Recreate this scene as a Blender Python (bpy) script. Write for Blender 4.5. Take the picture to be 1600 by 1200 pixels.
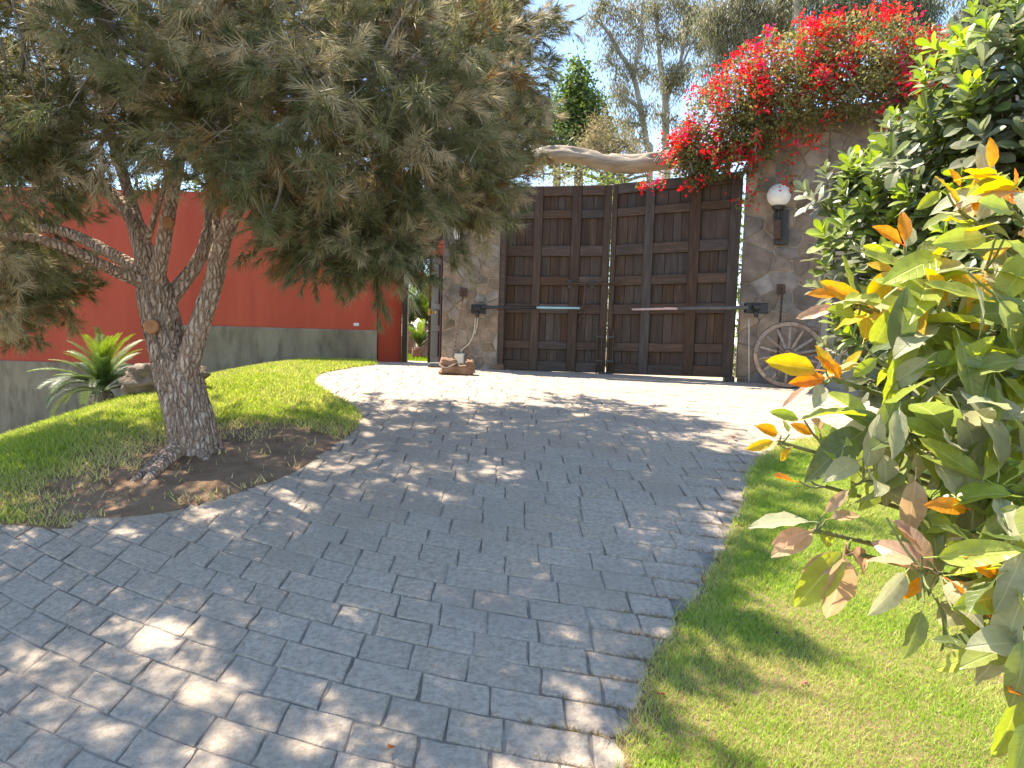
import bpy, math, random
import numpy as np
from mathutils import Vector, Matrix, Euler, noise as mnoise

for o in list(bpy.data.objects): bpy.data.objects.remove(o)
scene = bpy.context.scene
COL = scene.collection
rad = math.radians

# ------------------------------------------------------------------ camera
EYE, F, PITCH, ROLL = 1.75, 1110.0, 3.6, 1.6
CAM = Vector((0, 0, EYE))
ROT = Euler((rad(90 - PITCH), 0, 0)).to_matrix() @ Matrix.Rotation(rad(ROLL), 3, 'Z')
cd = bpy.data.cameras.new('camera'); cam = bpy.data.objects.new('camera', cd); COL.objects.link(cam)
cd.sensor_width = 36.0; cd.lens = F / 1600 * 36.0; cd.clip_start = 0.05; cd.clip_end = 3000
cam.matrix_world = Matrix.Translation(CAM) @ ROT.to_4x4()
scene.camera = cam

# ------------------------------------------------------------------ sky and sun
SUN_DIR = Vector((-1.12, 0.86, 2.3)).normalized()        # towards the sun: behind the gate, from the left
el = math.asin(SUN_DIR.z); az = math.atan2(SUN_DIR.x, SUN_DIR.y)
world = bpy.data.worlds.new('World'); scene.world = world; world.use_nodes = True
wn = world.node_tree
sky = wn.nodes.new('ShaderNodeTexSky'); sky.sky_type = 'NISHITA'; sky.sun_disc = False
sky.sun_elevation = el; sky.sun_rotation = az % (2 * math.pi)
sky.air_density = 1.0; sky.dust_density = 0.1; sky.ozone_density = 1.3; sky.altitude = 100
wn.nodes['Background'].inputs['Strength'].default_value = 0.135
wn.links.new(sky.outputs[0], wn.nodes['Background'].inputs['Color'])
sl = bpy.data.lights.new('sun', 'SUN'); sl.energy = 5.0; sl.angle = rad(0.53); sl.color = (1.0, 0.90, 0.75)
so = bpy.data.objects.new('sun', sl); COL.objects.link(so)
so.rotation_euler = SUN_DIR.to_track_quat('Z', 'Y').to_euler()
scene.view_settings.view_transform = 'Standard'; scene.view_settings.look = 'None'
scene.view_settings.exposure = 1.6; scene.view_settings.gamma = 1.0
scene.view_settings.use_curve_mapping = False
scene.render.engine = 'CYCLES'
scene.render.resolution_x = 1024; scene.render.resolution_y = 768
scene.cycles.max_bounces = 7; scene.cycles.diffuse_bounces = 4; scene.cycles.transmission_bounces = 4
scene.cycles.transparent_max_bounces = 6

# ------------------------------------------------------------------ helpers
rng = np.random.default_rng(7)
R_ = random.Random(11)

def ray(x, y): return ROT @ Vector(((x - 800) / F, -(y - 600) / F, -1.0))
def at(x, y, Y):                       # photo pixel at forward distance Y (metres)
    d = ray(x, y); return CAM + d * (Y / d.y)
def mpp(Y): return Y / F               # metres per photo pixel at distance Y

KN = [(-6, -.36), (0, 0), (3, .2), (5.7, .62), (8.5, .99), (12, 1.18), (16, 1.22), (40, 1.3), (900, 1.3)]
def tdrive(y):
    y = min(max(y, -6), 899)
    for i in range(len(KN) - 1):
        if y <= KN[i + 1][0]:
            x0, y0 = KN[i]; x1, y1 = KN[i + 1]; h = x1 - x0
            def sl_(k):
                a = max(k - 1, 0); b = min(k + 1, len(KN) - 1)
                return (KN[b][1] - KN[a][1]) / (KN[b][0] - KN[a][0])
            t = (y - x0) / h; m0, m1 = sl_(i) * h, sl_(i + 1) * h
            return (2*t**3 - 3*t*t + 1)*y0 + (t**3 - 2*t*t + t)*m0 + (-2*t**3 + 3*t*t)*y1 + (t**3 - t*t)*m1
def T(x, y):                           # height of the terrain
    q = -4.35 - x
    q = 0 if q < -.6 else ((q + .6) ** 2 / 2.4 if q < .6 else q)
    w = min(1, max(0, (17.5 - y) / 3))
    return tdrive(y) - .36 * min(q, 9) * w
def gnd(x, y):                         # photo pixel -> point on the terrain
    d = ray(x, y); t = 1.0
    while t < 60:
        p = CAM + d * t
        if p.z < T(p.x, p.y): break
        t += .02
    return Vector((p.x, p.y, T(p.x, p.y)))

def link(o, parent=None):
    COL.objects.link(o)
    if parent is not None: o.parent = parent
    return o
def tag(o, label=None, cat=None, group=None, kind=None):
    if label: o['label'] = label
    if cat: o['category'] = cat
    if group: o['group'] = group
    if kind: o['kind'] = kind
    return o
def thing(name, loc, label, cat, group=None):
    o = bpy.data.objects.new(name, None); COL.objects.link(o); o.location = loc
    o.empty_display_size = .1
    return tag(o, label, cat, group)

class MB:
    """collects shapes, builds one mesh object"""
    def __init__(s): s.v = []; s.f = []
    def add(s, v, f):
        b = len(s.v); s.v += [tuple(p) for p in v]; s.f += [tuple(i + b for i in q) for q in f]; return s
    def cbox(s, fm, u0, u1, v0, v1, d0, d1, c=.006):
        """box in a wall frame fm(u, v, d) with chamfered front"""
        P = [fm(u, v, d0) for u, v in ((u0, v0), (u1, v0), (u1, v1), (u0, v1))]
        P += [fm(u, v, d1 - c) for u, v in ((u0, v0), (u1, v0), (u1, v1), (u0, v1))]
        P += [fm(u, v, d1) for u, v in ((u0+c, v0+c), (u1-c, v0+c), (u1-c, v1-c), (u0+c, v1-c))]
        f = [(3, 2, 1, 0), (8, 9, 10, 11)]
        for i in range(4):
            j = (i + 1) % 4; f += [(i, j, j + 4, i + 4), (i + 4, j + 4, j + 8, i + 8)]
        return s.add(P, f)
    def box(s, c, sx, sy, sz, M=None, cham=.0):
        c = Vector(c); M = M or Matrix.Identity(3)
        k = min(cham, sx*.45, sy*.45, sz*.45)
        if k <= 0:
            P = [c + M @ Vector((x*sx/2, y*sy/2, z*sz/2)) for z in (-1, 1) for y in (-1, 1) for x in (-1, 1)]
            return s.add(P, [(0,2,3,1), (4,5,7,6), (0,1,5,4), (2,6,7,3), (0,4,6,2), (1,3,7,5)])
        rings = []
        for z, i in ((-sz/2, k), (-sz/2 + k, 0), (sz/2 - k, 0), (sz/2, k)):
            a, b = sx/2 - i, sy/2 - i
            rings.append([(-a, -b, z), (a, -b, z), (a, b, z), (-a, b, z)])
        P = [c + M @ Vector(p) for r in rings for p in r]
        f = [(3, 2, 1, 0), (12, 13, 14, 15)]
        for r in range(3):
            for i in range(4):
                j = (i + 1) % 4; f.append((r*4+i, r*4+j, r*4+4+j, r*4+4+i))
        return s.add(P, f)
    def tube(s, pts, rads, n=10, cap=True, wob=0., seed=0, fn=None):
        pts = [Vector(p) for p in pts]
        if not hasattr(rads, '__len__'): rads = [rads] * len(pts)
        t0 = (pts[1] - pts[0]).normalized()
        ref = Vector((0, 0, 1)) if abs(t0.z) < .9 else Vector((1, 0, 0))
        a = t0.cross(ref).normalized(); V = []
        for i, p in enumerate(pts):
            t = (pts[min(i+1, len(pts)-1)] - pts[max(i-1, 0)]).normalized()
            a = (a - t * a.dot(t)).normalized(); b = t.cross(a)
            for k in range(n):
                th = 2*math.pi*k/n; d = a*math.cos(th) + b*math.sin(th); r = rads[i]
                if wob: r *= 1 + wob * mnoise.noise(p*2.5/max(rads[0], .02)*.3 + d*1.2 + Vector((seed, 0, 0)))
                if fn: r = fn(p, d, r, i/(len(pts)-1), th)
                V.append(p + d*r)
        f = []
        for i in range(len(pts)-1):
            for k in range(n):
                j = (k+1) % n; f.append((i*n+k, i*n+j, i*n+n+j, i*n+n+k))
        if cap: f += [tuple(range(n-1, -1, -1)), tuple(range((len(pts)-1)*n, len(pts)*n))]
        return s.add(V, f)
    def lathe(s, c, prof, n=20, M=None):
        c = Vector(c); M = M or Matrix.Identity(3); V = []; f = []
        for r, z in prof:
            for k in range(n):
                th = 2*math.pi*k/n; V.append(c + M @ Vector((r*math.cos(th), r*math.sin(th), z)))
        for i in range(len(prof)-1):
            for k in range(n):
                j = (k+1) % n; f.append((i*n+k, i*n+j, i*n+n+j, i*n+n+k))
        f += [tuple(range(n-1, -1, -1)), tuple(range((len(prof)-1)*n, len(prof)*n))]
        return s.add(V, f)
    def torus(s, c, R, r, M=None, n=24, m=8, a0=0., a1=2*math.pi, ez=1.):
        M = M or Matrix.Identity(3); c = Vector(c); full = abs(a1-a0-2*math.pi) < 1e-4
        N = n if full else n+1; V = []; f = []
        for i in range(N):
            th = a0 + (a1-a0)*i/n
            for k in range(m):
                ph = 2*math.pi*k/m
                V.append(c + M @ Vector(((R+r*math.cos(ph))*math.cos(th), (R+r*math.cos(ph))*math.sin(th)*ez, r*math.sin(ph))))
        for i in range(n):
            i2 = (i+1) % N
            for k in range(m):
                j = (k+1) % m; f.append((i*m+k, i2*m+k, i2*m+j, i*m+j))
        return s.add(V, f)
    def mesh(s, name, mat, smooth=False):
        me = bpy.data.meshes.new(name); me.from_pydata(s.v, [], s.f)
        me.materials.append(mat)
        if smooth: me.polygons.foreach_set('use_smooth', [True]*len(me.polygons))
        me.update(); return me
    def build(s, name, mat, parent=None, smooth=False, local=True):
        """vertices are in world space; the mesh is re-expressed relative to the parent's location"""
        off = Vector((0, 0, 0))
        if parent is not None: off = WORLD_LOC(parent)
        elif local and s.v:
            a = np.array(s.v); off = Vector(((a[:,0].min()+a[:,0].max())/2, (a[:,1].min()+a[:,1].max())/2, a[:,2].min()))
        s.v = [(p[0]-off.x, p[1]-off.y, p[2]-off.z) for p in s.v]
        o = bpy.data.objects.new(name, s.mesh(name, mat, smooth)); link(o, parent)
        if parent is None: o.location = off
        return o

def WORLD_LOC(o):
    p = Vector(o.location)
    while o.parent is not None: o = o.parent; p = p + o.location
    return p

def npmesh(name, V, faces_n, mat, col=None, parent=None, smooth=False):
    """big soup: V (N,3) float array; consecutive faces_n verts form each face; optional per-vertex colour"""
    V = np.asarray(V, dtype=np.float32)
    off = np.array(WORLD_LOC(parent) if parent is not None else (0, 0, 0), dtype=np.float32)
    V = V - off
    n = len(V); nf = n // faces_n
    me = bpy.data.meshes.new(name)
    me.vertices.add(n); me.loops.add(n); me.polygons.add(nf)
    me.vertices.foreach_set('co', V.ravel())
    me.loops.foreach_set('vertex_index', np.arange(n, dtype=np.int32))
    me.polygons.foreach_set('loop_start', np.arange(0, n, faces_n, dtype=np.int32))
    if smooth: me.polygons.foreach_set('use_smooth', np.ones(nf, dtype=bool))
    if col is not None:
        a = me.color_attributes.new('Col', 'FLOAT_COLOR', 'POINT')
        c = np.ones((n, 4), dtype=np.float32); c[:, :3] = col; a.data.foreach_set('color', c.ravel())
    me.materials.append(mat); me.update(); me.validate()
    o = bpy.data.objects.new(name, me); return link(o, parent)

def spline(pts, n):
    """Catmull-Rom through pts (Vectors or tuples with any number of columns)"""
    P = np.array([list(p) for p in pts], dtype=float)
    P = np.vstack([2*P[0]-P[1], P, 2*P[-1]-P[-2]]); out = []
    m = len(P)-3
    for k in range(n):
        u = k/(n-1)*m; i = min(int(u), m-1); t = u-i
        a, b, c, d = P[i], P[i+1], P[i+2], P[i+3]
        out.append(.5*((2*b)+(-a+c)*t+(2*a-5*b+4*c-d)*t*t+(-a+3*b-3*c+d)*t**3))
    return np.array(out)

def norm(a): return a/np.maximum(np.linalg.norm(a, axis=-1, keepdims=True), 1e-9)
def rvec(n): return norm(rng.normal(size=(n, 3)))

# ------------------------------------------------------------------ materials
def new_mat(name):
    m = bpy.data.materials.new(name); m.use_nodes = True
    nt = m.node_tree; return m, nt, nt.nodes, nt.links, nt.nodes['Principled BSDF']
def ramp(N, stops):
    r = N.new('ShaderNodeValToRGB'); e = r.color_ramp.elements
    while len(e) < len(stops): e.new(.5)
    for k, (p, c) in enumerate(stops): e[k].position = p; e[k].color = (*c, 1)
    return r
def surf(name, stops, scale=6., rough=.85, bump=.3, bscale=None, stretch=(1, 1, 1), detail=8, objrand=.0, spec=.3,
         stain=None, metallic=0., dist=.01, objsat=(1.25, .6)):
    """mottled solid surface: noise -> colour ramp, finer noise -> bump, optional per-object value shift and stains"""
    m, nt, N, L, B = new_mat(name)
    tc = N.new('ShaderNodeTexCoord'); mp = N.new('ShaderNodeMapping'); mp.inputs['Scale'].default_value = stretch
    geo = N.new('ShaderNodeNewGeometry')
    L.new(geo.outputs['Position'], mp.inputs['Vector'])
    nz = N.new('ShaderNodeTexNoise'); nz.inputs['Scale'].default_value = scale; nz.inputs['Detail'].default_value = detail
    nz.inputs['Roughness'].default_value = .62
    L.new(mp.outputs[0], nz.inputs['Vector'])
    cr = ramp(N, stops); L.new(nz.outputs['Fac'], cr.inputs[0]); out = cr.outputs[0]
    if stain:
        n2 = N.new('ShaderNodeTexNoise'); n2.inputs['Scale'].default_value = stain[0]; n2.inputs['Detail'].default_value = 6
        L.new(mp.outputs[0], n2.inputs['Vector'])
        r2 = ramp(N, [(stain[1], (0, 0, 0)), (stain[2], (1, 1, 1))]); L.new(n2.outputs['Fac'], r2.inputs[0])
        mx = N.new('ShaderNodeMix'); mx.data_type = 'RGBA'; L.new(r2.outputs[0], mx.inputs[0])
        L.new(out, mx.inputs[6]); mx.inputs[7].default_value = (*stain[3], 1); out = mx.outputs[2]
    if objrand:
        oi = N.new('ShaderNodeObjectInfo'); hs = N.new('ShaderNodeHueSaturation')
        mr = N.new('ShaderNodeMapRange'); mr.inputs[3].default_value = 1-objrand; mr.inputs[4].default_value = 1+objrand
        L.new(oi.outputs['Random'], mr.inputs[0]); L.new(mr.outputs[0], hs.inputs['Value'])
        mr2 = N.new('ShaderNodeMapRange'); mr2.inputs[3].default_value = objsat[0]; mr2.inputs[4].default_value = objsat[1]
        ml = N.new('ShaderNodeMath'); ml.operation = 'FRACT'; m2 = N.new('ShaderNodeMath'); m2.operation = 'MULTIPLY'
        m2.inputs[1].default_value = 7.31; L.new(oi.outputs['Random'], m2.inputs[0]); L.new(m2.outputs[0], ml.inputs[0])
        L.new(ml.outputs[0], mr2.inputs[0]); L.new(mr2.outputs[0], hs.inputs['Saturation'])
        L.new(out, hs.inputs['Color']); out = hs.outputs[0]
    L.new(out, B.inputs['Base Color'])
    B.inputs['Roughness'].default_value = rough; B.inputs['Specular IOR Level'].default_value = spec
    B.inputs['Metallic'].default_value = metallic
    if bump:
        n3 = N.new('ShaderNodeTexNoise'); n3.inputs['Scale'].default_value = bscale or scale*4; n3.inputs['Detail'].default_value = 10
        n3.inputs['Roughness'].default_value = .65
        L.new(mp.outputs[0], n3.inputs['Vector'])
        bp = N.new('ShaderNodeBump'); bp.inputs['Strength'].default_value = bump; bp.inputs['Distance'].default_value = dist
        L.new(n3.outputs['Fac'], bp.inputs['Height']); L.new(bp.outputs[0], B.inputs['Normal'])
    return m
def leafmat(name, col=None, trans=.35, rough=.5, attr=True, veins=False, gloss=.4, hue_rand=0.):
    """thin leaf: principled plus translucent, colour from the mesh's Col attribute or given"""
    m, nt, N, L, B = new_mat(name)
    if attr:
        a = N.new('ShaderNodeAttribute'); a.attribute_name = 'Col'; out = a.outputs['Color']
    else:
        r = N.new('ShaderNodeRGB'); r.outputs[0].default_value = (*col, 1); out = r.outputs[0]
    if veins:
        tc = N.new('ShaderNodeTexCoord'); sp = N.new('ShaderNodeSeparateXYZ'); L.new(tc.outputs['Object'], sp.inputs[0])
        ab = N.new('ShaderNodeMath'); ab.operation = 'ABSOLUTE'; L.new(sp.outputs['X'], ab.inputs[0])
        mid = N.new('ShaderNodeMapRange'); mid.inputs[1].default_value = .006; mid.inputs[2].default_value = .02
        mid.inputs[3].default_value = 1; mid.inputs[4].default_value = 0; L.new(ab.outputs[0], mid.inputs[0])
        m1 = N.new('ShaderNodeMath'); m1.operation = 'MULTIPLY_ADD'; m1.inputs[1].default_value = -.75
        L.new(ab.outputs[0], m1.inputs[0]); L.new(sp.outputs['Y'], m1.inputs[2])
        m2 = N.new('ShaderNodeMath'); m2.operation = 'PINGPONG'; m2.inputs[1].default_value = .055; L.new(m1.outputs[0], m2.inputs[0])
        v = N.new('ShaderNodeMapRange'); v.inputs[1].default_value = .0; v.inputs[2].default_value = .009
        v.inputs[3].default_value = .55; v.inputs[4].default_value = 0; L.new(m2.outputs[0], v.inputs[0])
        mx = N.new('ShaderNodeMath'); mx.operation = 'MAXIMUM'; L.new(mid.outputs[0], mx.inputs[0]); L.new(v.outputs[0], mx.inputs[1])
        nz = N.new('ShaderNodeTexNoise'); nz.inputs['Scale'].default_value = 5; nz.inputs['Detail'].default_value = 5
        L.new(tc.outputs['Object'], nz.inputs['Vector'])
        hv = N.new('ShaderNodeHueSaturation'); mr = N.new('ShaderNodeMapRange'); mr.inputs[3].default_value = .6; mr.inputs[4].default_value = 1.4
        L.new(nz.outputs['Fac'], mr.inputs[0]); L.new(mr.outputs[0], hv.inputs['Value']); L.new(out, hv.inputs['Color'])
        oi = N.new('ShaderNodeObjectInfo'); m5 = N.new('ShaderNodeMapRange'); m5.inputs[3].default_value = .5-hue_rand; m5.inputs[4].default_value = .5+hue_rand
        L.new(oi.outputs['Random'], m5.inputs[0]); L.new(m5.outputs[0], hv.inputs['Hue'])
        mc = N.new('ShaderNodeMix'); mc.data_type = 'RGBA'; mc.inputs[7].default_value = tuple(min(1, c*1.25+.06) for c in col)+(1,)
        ms = N.new('ShaderNodeMath'); ms.operation = 'MULTIPLY'; ms.inputs[1].default_value = .7; L.new(mx.outputs[0], ms.inputs[0])
        L.new(ms.outputs[0], mc.inputs[0]); L.new(hv.outputs[0], mc.inputs[6]); out = mc.outputs[2]
        bp = N.new('ShaderNodeBump'); bp.inputs['Strength'].default_value = .5; bp.inputs['Distance'].default_value = .004; bp.invert = True
        L.new(mx.outputs[0], bp.inputs['Height']); L.new(bp.outputs[0], B.inputs['Normal'])
    L.new(out, B.inputs['Base Color']); B.inputs['Roughness'].default_value = rough
    B.inputs['Specular IOR Level'].default_value = gloss
    tr = N.new('ShaderNodeBsdfTranslucent')
    hs = N.new('ShaderNodeHueSaturation'); hs.inputs['Saturation'].default_value = 1.15; hs.inputs['Value'].default_value = 1.5
    L.new(out, hs.inputs['Color']); L.new(hs.outputs[0], tr.inputs['Color'])
    mix = N.new('ShaderNodeMixShader'); mix.inputs[0].default_value = trans
    L.new(B.outputs[0], mix.inputs[1]); L.new(tr.outputs[0], mix.inputs[2])
    L.new(mix.outputs[0], N['Material Output'].inputs['Surface'])
    return m

M = {}
M['paver'] = surf('paver', [(.33, (.345, .275, .205)), (.5, (.46, .372, .283)), (.68, (.555, .455, .352))], 34, .88, 1., 60,
                  objrand=.045, objsat=(1.06, .94), stain=(1.3, .5, .8, (.38, .305, .23)), dist=.016, detail=10)
M['joint'] = surf('joint', [(.3, (.11, .088, .066)), (.5, (.24, .2, .158)), (.72, (.50, .43, .35))], 3, .95, .5, 60)
M['soil'] = surf('soil', [(.3, (.17, .10, .055)), (.6, (.29, .185, .11)), (.8, (.42, .30, .19))], 5, .95, .9, 40, dist=.025)
M['earth'] = surf('earth', [(.3, (.09, .09, .04)), (.7, (.17, .14, .08))], .6, .95, .4, 6)
M['red'] = surf('red_plaster', [(.3, (.40, .070, .036)), (.6, (.47, .088, .046)), (.8, (.56, .115, .066))], 1.5, .85, .15, 60,
                stretch=(1, 1, .16), stain=(2.6, .54, .78, (.38, .064, .036)))
M['concrete'] = surf('concrete', [(.3, (.15, .12, .08)), (.55, (.27, .225, .155)), (.8, (.37, .315, .225))], 2.6, .9, .6, 30,
                     stretch=(1, 1, .35), stain=(4., .54, .74, (.115, .09, .058)))
M['flag'] = surf('flagstone', [(.28, (.13, .10, .076)), (.52, (.245, .192, .146)), (.78, (.385, .315, .245))], 4, .85, 1., 20, objrand=.28, dist=.02, detail=12)
M['mortar'] = surf('mortar', [(.3, (.26, .205, .155)), (.7, (.40, .33, .26))], 9, .95, .6, 50)
M['gate'] = surf('gate_wood', [(.25, (.036, .022, .014)), (.55, (.07, .045, .031)), (.85, (.14, .095, .067))], 9, .7, .8, 22,
                 stretch=(3, 3, .25), objrand=.17, dist=.004, spec=.35)
M['rail'] = surf('gate_rail_wood', [(.25, (.041, .025, .017)), (.55, (.078, .05, .035)), (.85, (.155, .105, .075))], 9, .7, .8, 22,
                 stretch=(.4, .4, 4), objrand=.2, dist=.004, spec=.35)
M['doorwood'] = surf('door_wood', [(.3, (.035, .018, .012)), (.7, (.08, .042, .028))], 7, .5, .4, 25, stretch=(3, 3, .3), dist=.004)
M['drift'] = surf('driftwood', [(.25, (.17, .13, .09)), (.5, (.34, .275, .2)), (.8, (.48, .4, .31))], 5, .85, .8, 18, stretch=(.5, 1, 3), dist=.012)
M['oldwood'] = surf('weathered_wheel_wood', [(.25, (.17, .12, .085)), (.55, (.33, .255, .195)), (.8, (.5, .41, .33))], 14, .85, .6, 50, objrand=.15)
M['blockwood'] = surf('block_wood', [(.25, (.12, .065, .04)), (.55, (.25, .15, .095)), (.8, (.38, .26, .18))], 9, .85, .6, 30, stretch=(1, 1, 3))
M['twig'] = surf('twig_bark', [(.3, (.15, .12, .09)), (.7, (.28, .235, .18))], 14, .95, .5, 40)
M['eubark'] = surf('pale_bark', [(.3, (.24, .2, .16)), (.7, (.42, .37, .31))], 2, .9, .4, 9)
M['cut'] = surf('cut_wood', [(.3, (.32, .14, .06)), (.6, (.46, .23, .11)), (.8, (.3, .15, .08))], 30, .8, .4, 60)
M['black'] = surf('black_metal', [(.3, (.012, .012, .013)), (.7, (.028, .027, .027))], 20, .45, .1, 60, spec=.5)
M['iron'] = surf('rusty_iron', [(.3, (.045, .03, .022)), (.55, (.10, .062, .04)), (.8, (.2, .125, .08))], 30, .75, .4, 90)
M['darkiron'] = surf('dark_iron', [(.3, (.02, .018, .015)), (.7, (.055, .048, .04))], 25, .5, .2, 80, spec=.6)
M['bluerod'] = surf('blue_rod', [(.3, (.27, .5, .55)), (.7, (.38, .62, .66))], 12, .35, .05, 60)
M['pinkrod'] = surf('pale_rod', [(.3, (.46, .33, .31)), (.7, (.6, .45, .42))], 12, .35, .05, 60)
M['greyrod'] = surf('grey_tube', [(.3, (.09, .088, .085)), (.7, (.13, .128, .125))], 12, .4, .05, 60)
M['cream'] = surf('cream_plastic', [(.3, (.52, .48, .38)), (.7, (.66, .62, .52))], 8, .5, .05, 60)
M['white'] = surf('white_plastic', [(.3, (.7, .7, .68)), (.7, (.8, .8, .78))], 8, .4, .02, 60)
M['creamdoor'] = surf('cream_door_paint', [(.3, (.36, .31, .23)), (.7, (.46, .41, .32))], 3, .7, .1, 40)
M['slate'] = surf('grey_slab', [(.3, (.09, .09, .088)), (.7, (.16, .16, .155))], 9, .9, .4, 50)
M['rock'] = surf('boulder', [(.3, (.13, .095, .07)), (.55, (.26, .2, .155)), (.8, (.4, .33, .26))], 5, .95, 1., 20, dist=.04)
M['terra'] = surf('terracotta', [(.3, (.24, .11, .06)), (.7, (.38, .2, .12))], 9, .8, .2, 50)
M['brass'] = surf('brass', [(.3, (.45, .26, .07)), (.7, (.6, .38, .13))], 20, .35, .05, 60, metallic=.8)
m, nt, N, L, B = new_mat('opal_glass'); B.inputs['Base Color'].default_value = (.86, .85, .8, 1); B.inputs['Roughness'].default_value = .12
B.inputs['Specular IOR Level'].default_value = .6; B.inputs['Subsurface Weight'].default_value = .25; B.inputs['Subsurface Radius'].default_value = (.05, .05, .045)
M['opal'] = m
M['needle'] = leafmat('needles', trans=.24, rough=.55, gloss=.35)
M['leaf'] = leafmat('leaves', trans=.35, rough=.5)
M['glossleaf'] = leafmat('glossy_leaves', trans=.34, rough=.38, gloss=.55)
M['petal'] = leafmat('bracts', trans=.4, rough=.6, gloss=.2)
M['grass'] = leafmat('grass_blades', trans=.4, rough=.55, gloss=.25)
M['avobranch'] = surf('avocado_branch', [(.3, (.13, .15, .05)), (.7, (.24, .25, .09))], 20, .7, .2, 60)
M['pinkp'] = surf('pink_petal', [(.3, (.5, .16, .16)), (.7, (.62, .25, .24))], 40, .8, 0)
M['redp'] = surf('red_petal', [(.3, (.42, .02, .05)), (.7, (.55, .04, .09))], 40, .8, 0)
M['orangep'] = surf('orange_leaf', [(.3, (.5, .11, .02)), (.7, (.62, .2, .05))], 40, .7, 0)

def bark_material():
    m, nt, N, L, B = new_mat('bark')
    geo = N.new('ShaderNodeNewGeometry'); mp = N.new('ShaderNodeMapping'); mp.inputs['Scale'].default_value = (1, 1, .24)
    nz = N.new('ShaderNodeTexNoise'); nz.inputs['Scale'].default_value = 7; nz.inputs['Detail'].default_value = 6
    L.new(geo.outputs['Position'], nz.inputs['Vector'])
    mx = N.new('ShaderNodeVectorMath'); mx.operation = 'MULTIPLY_ADD'; mx.inputs[1].default_value = (.09, .09, .09)
    L.new(nz.outputs['Color'], mx.inputs[0]); L.new(geo.outputs['Position'], mx.inputs[2]); L.new(mx.outputs[0], mp.inputs['Vector'])
    vo = N.new('ShaderNodeTexVoronoi'); vo.feature = 'DISTANCE_TO_EDGE'; vo.inputs['Scale'].default_value = 26; L.new(mp.outputs[0], vo.inputs['Vector'])
    fn = N.new('ShaderNodeTexNoise'); fn.inputs['Scale'].default_value = 45; fn.inputs['Detail'].default_value = 8; L.new(mp.outputs[0], fn.inputs['Vector'])
    hm = N.new('ShaderNodeMapRange'); hm.inputs[1].default_value = 0; hm.inputs[2].default_value = .32; L.new(vo.outputs['Distance'], hm.inputs[0])
    ad = N.new('ShaderNodeMath'); ad.operation = 'MULTIPLY_ADD'; ad.inputs[1].default_value = .55; L.new(fn.outputs['Fac'], ad.inputs[0]); L.new(hm.outputs[0], ad.inputs[2])
    cr = ramp(N, [(.2, (.2, .11, .07)), (.38, (.43, .295, .212)), (.8, (.60, .44, .335)), (1., (.68, .53, .42))])
    L.new(ad.outputs[0], cr.inputs[0]); L.new(cr.outputs[0], B.inputs['Base Color']); B.inputs['Roughness'].default_value = .95; B.inputs['Specular IOR Level'].default_value = .15
    bp = N.new('ShaderNodeBump'); bp.inputs['Strength'].default_value = 1.; bp.inputs['Distance'].default_value = .03
    L.new(ad.outputs[0], bp.inputs['Height']); L.new(bp.outputs[0], B.inputs['Normal']); return m
M['bark'] = bark_material()
# ================================================================== SETTING
# ---- ground: one sheet out to the horizon
def axis(lo, hi, step, far):
    a = list(np.arange(lo, hi+1e-6, step)); return [-far, -far*.3, -60, -30] + a + [30, 60, far*.3, far]
xs = axis(-16, 14, .75, 1500); ys = [-1500, -300, -40] + list(np.arange(-6, 20.1, .75)) + [24, 30, 45, 80, 200, 600, 1500]
mb = MB(); V = [(x, y, T(x, y) - .05) for y in ys for x in xs]; nx = len(xs)
mb.add(V, [(j*nx+i, j*nx+i+1, j*nx+nx+i+1, j*nx+nx+i) for j in range(len(ys)-1) for i in range(nx-1)])
tag(mb.build('ground', M['earth'], smooth=True, local=False), 'bare earth ground around the driveway and beyond the walls', 'ground', kind='structure')

# ---- outlines on the ground, read off the photograph
LEFT = [gnd(*p) for p in ((0,822), (120,816), (240,806), (335,784), (430,753), (500,716), (543,684), (560,660), (552,642), (520,622), (494,606), (489,597), (500,586), (540,577), (588,571))]
LEFT = [Vector((-16, 5.9, 0)), Vector((-8, 5.3, 0))] + LEFT
RIGHT = [gnd(*p) for p in ((962,1200), (985,1128), (1020,1040), (1052,985), (1098,925), (1128,860), (1160,805), (1166,760), (1180,728), (1215,704), (1260,690), (1340,683), (1445,674))]
RIGHT = [Vector((.05, -1, 0)), Vector((.2, 1.2, 0))] + RIGHT + [Vector((7.5, 7.2, 0)), Vector((14, 6.6, 0))]
LEFTc = spline([(p.x, p.y) for p in LEFT], 220); RIGHTc = spline([(p.x, p.y) for p in RIGHT], 300)
for C_, am in ((LEFTc, .018), (RIGHTc, .045)):
    for q in C_:
        q[0] += am*mnoise.noise(Vector((q[0]*4.5, q[1]*4.5, 1)))+am*.6*mnoise.noise(Vector((q[0]*12, q[1]*12, 4)))
        q[1] += am*mnoise.noise(Vector((q[0]*4.5, q[1]*4.5, 8)))
WALL_Y = 14.3
lawnL = [tuple(p) for p in LEFTc] + [(-2.75, WALL_Y-.05), (-16, WALL_Y-.05)]
lawnR = [tuple(p) for p in RIGHTc] + [(14, -1)]
def inpoly(P, x, y):
    P = np.array(P); x = np.asarray(x); y = np.asarray(y); c = np.zeros(x.shape, bool); j = len(P)-1
    for i in range(len(P)):
        a, b = P[i], P[j]
        t = ((a[1] > y) != (b[1] > y)) & (x < (b[0]-a[0])*(y-a[1])/(b[1]-a[1]+1e-12)+a[0]); c ^= t; j = i
    return c
def edge_dist(C, x, y):
    C = np.asarray(C); return np.min(np.hypot(C[:, 0][None]-x[:, None], C[:, 1][None]-y[:, None]), axis=1)

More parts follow.
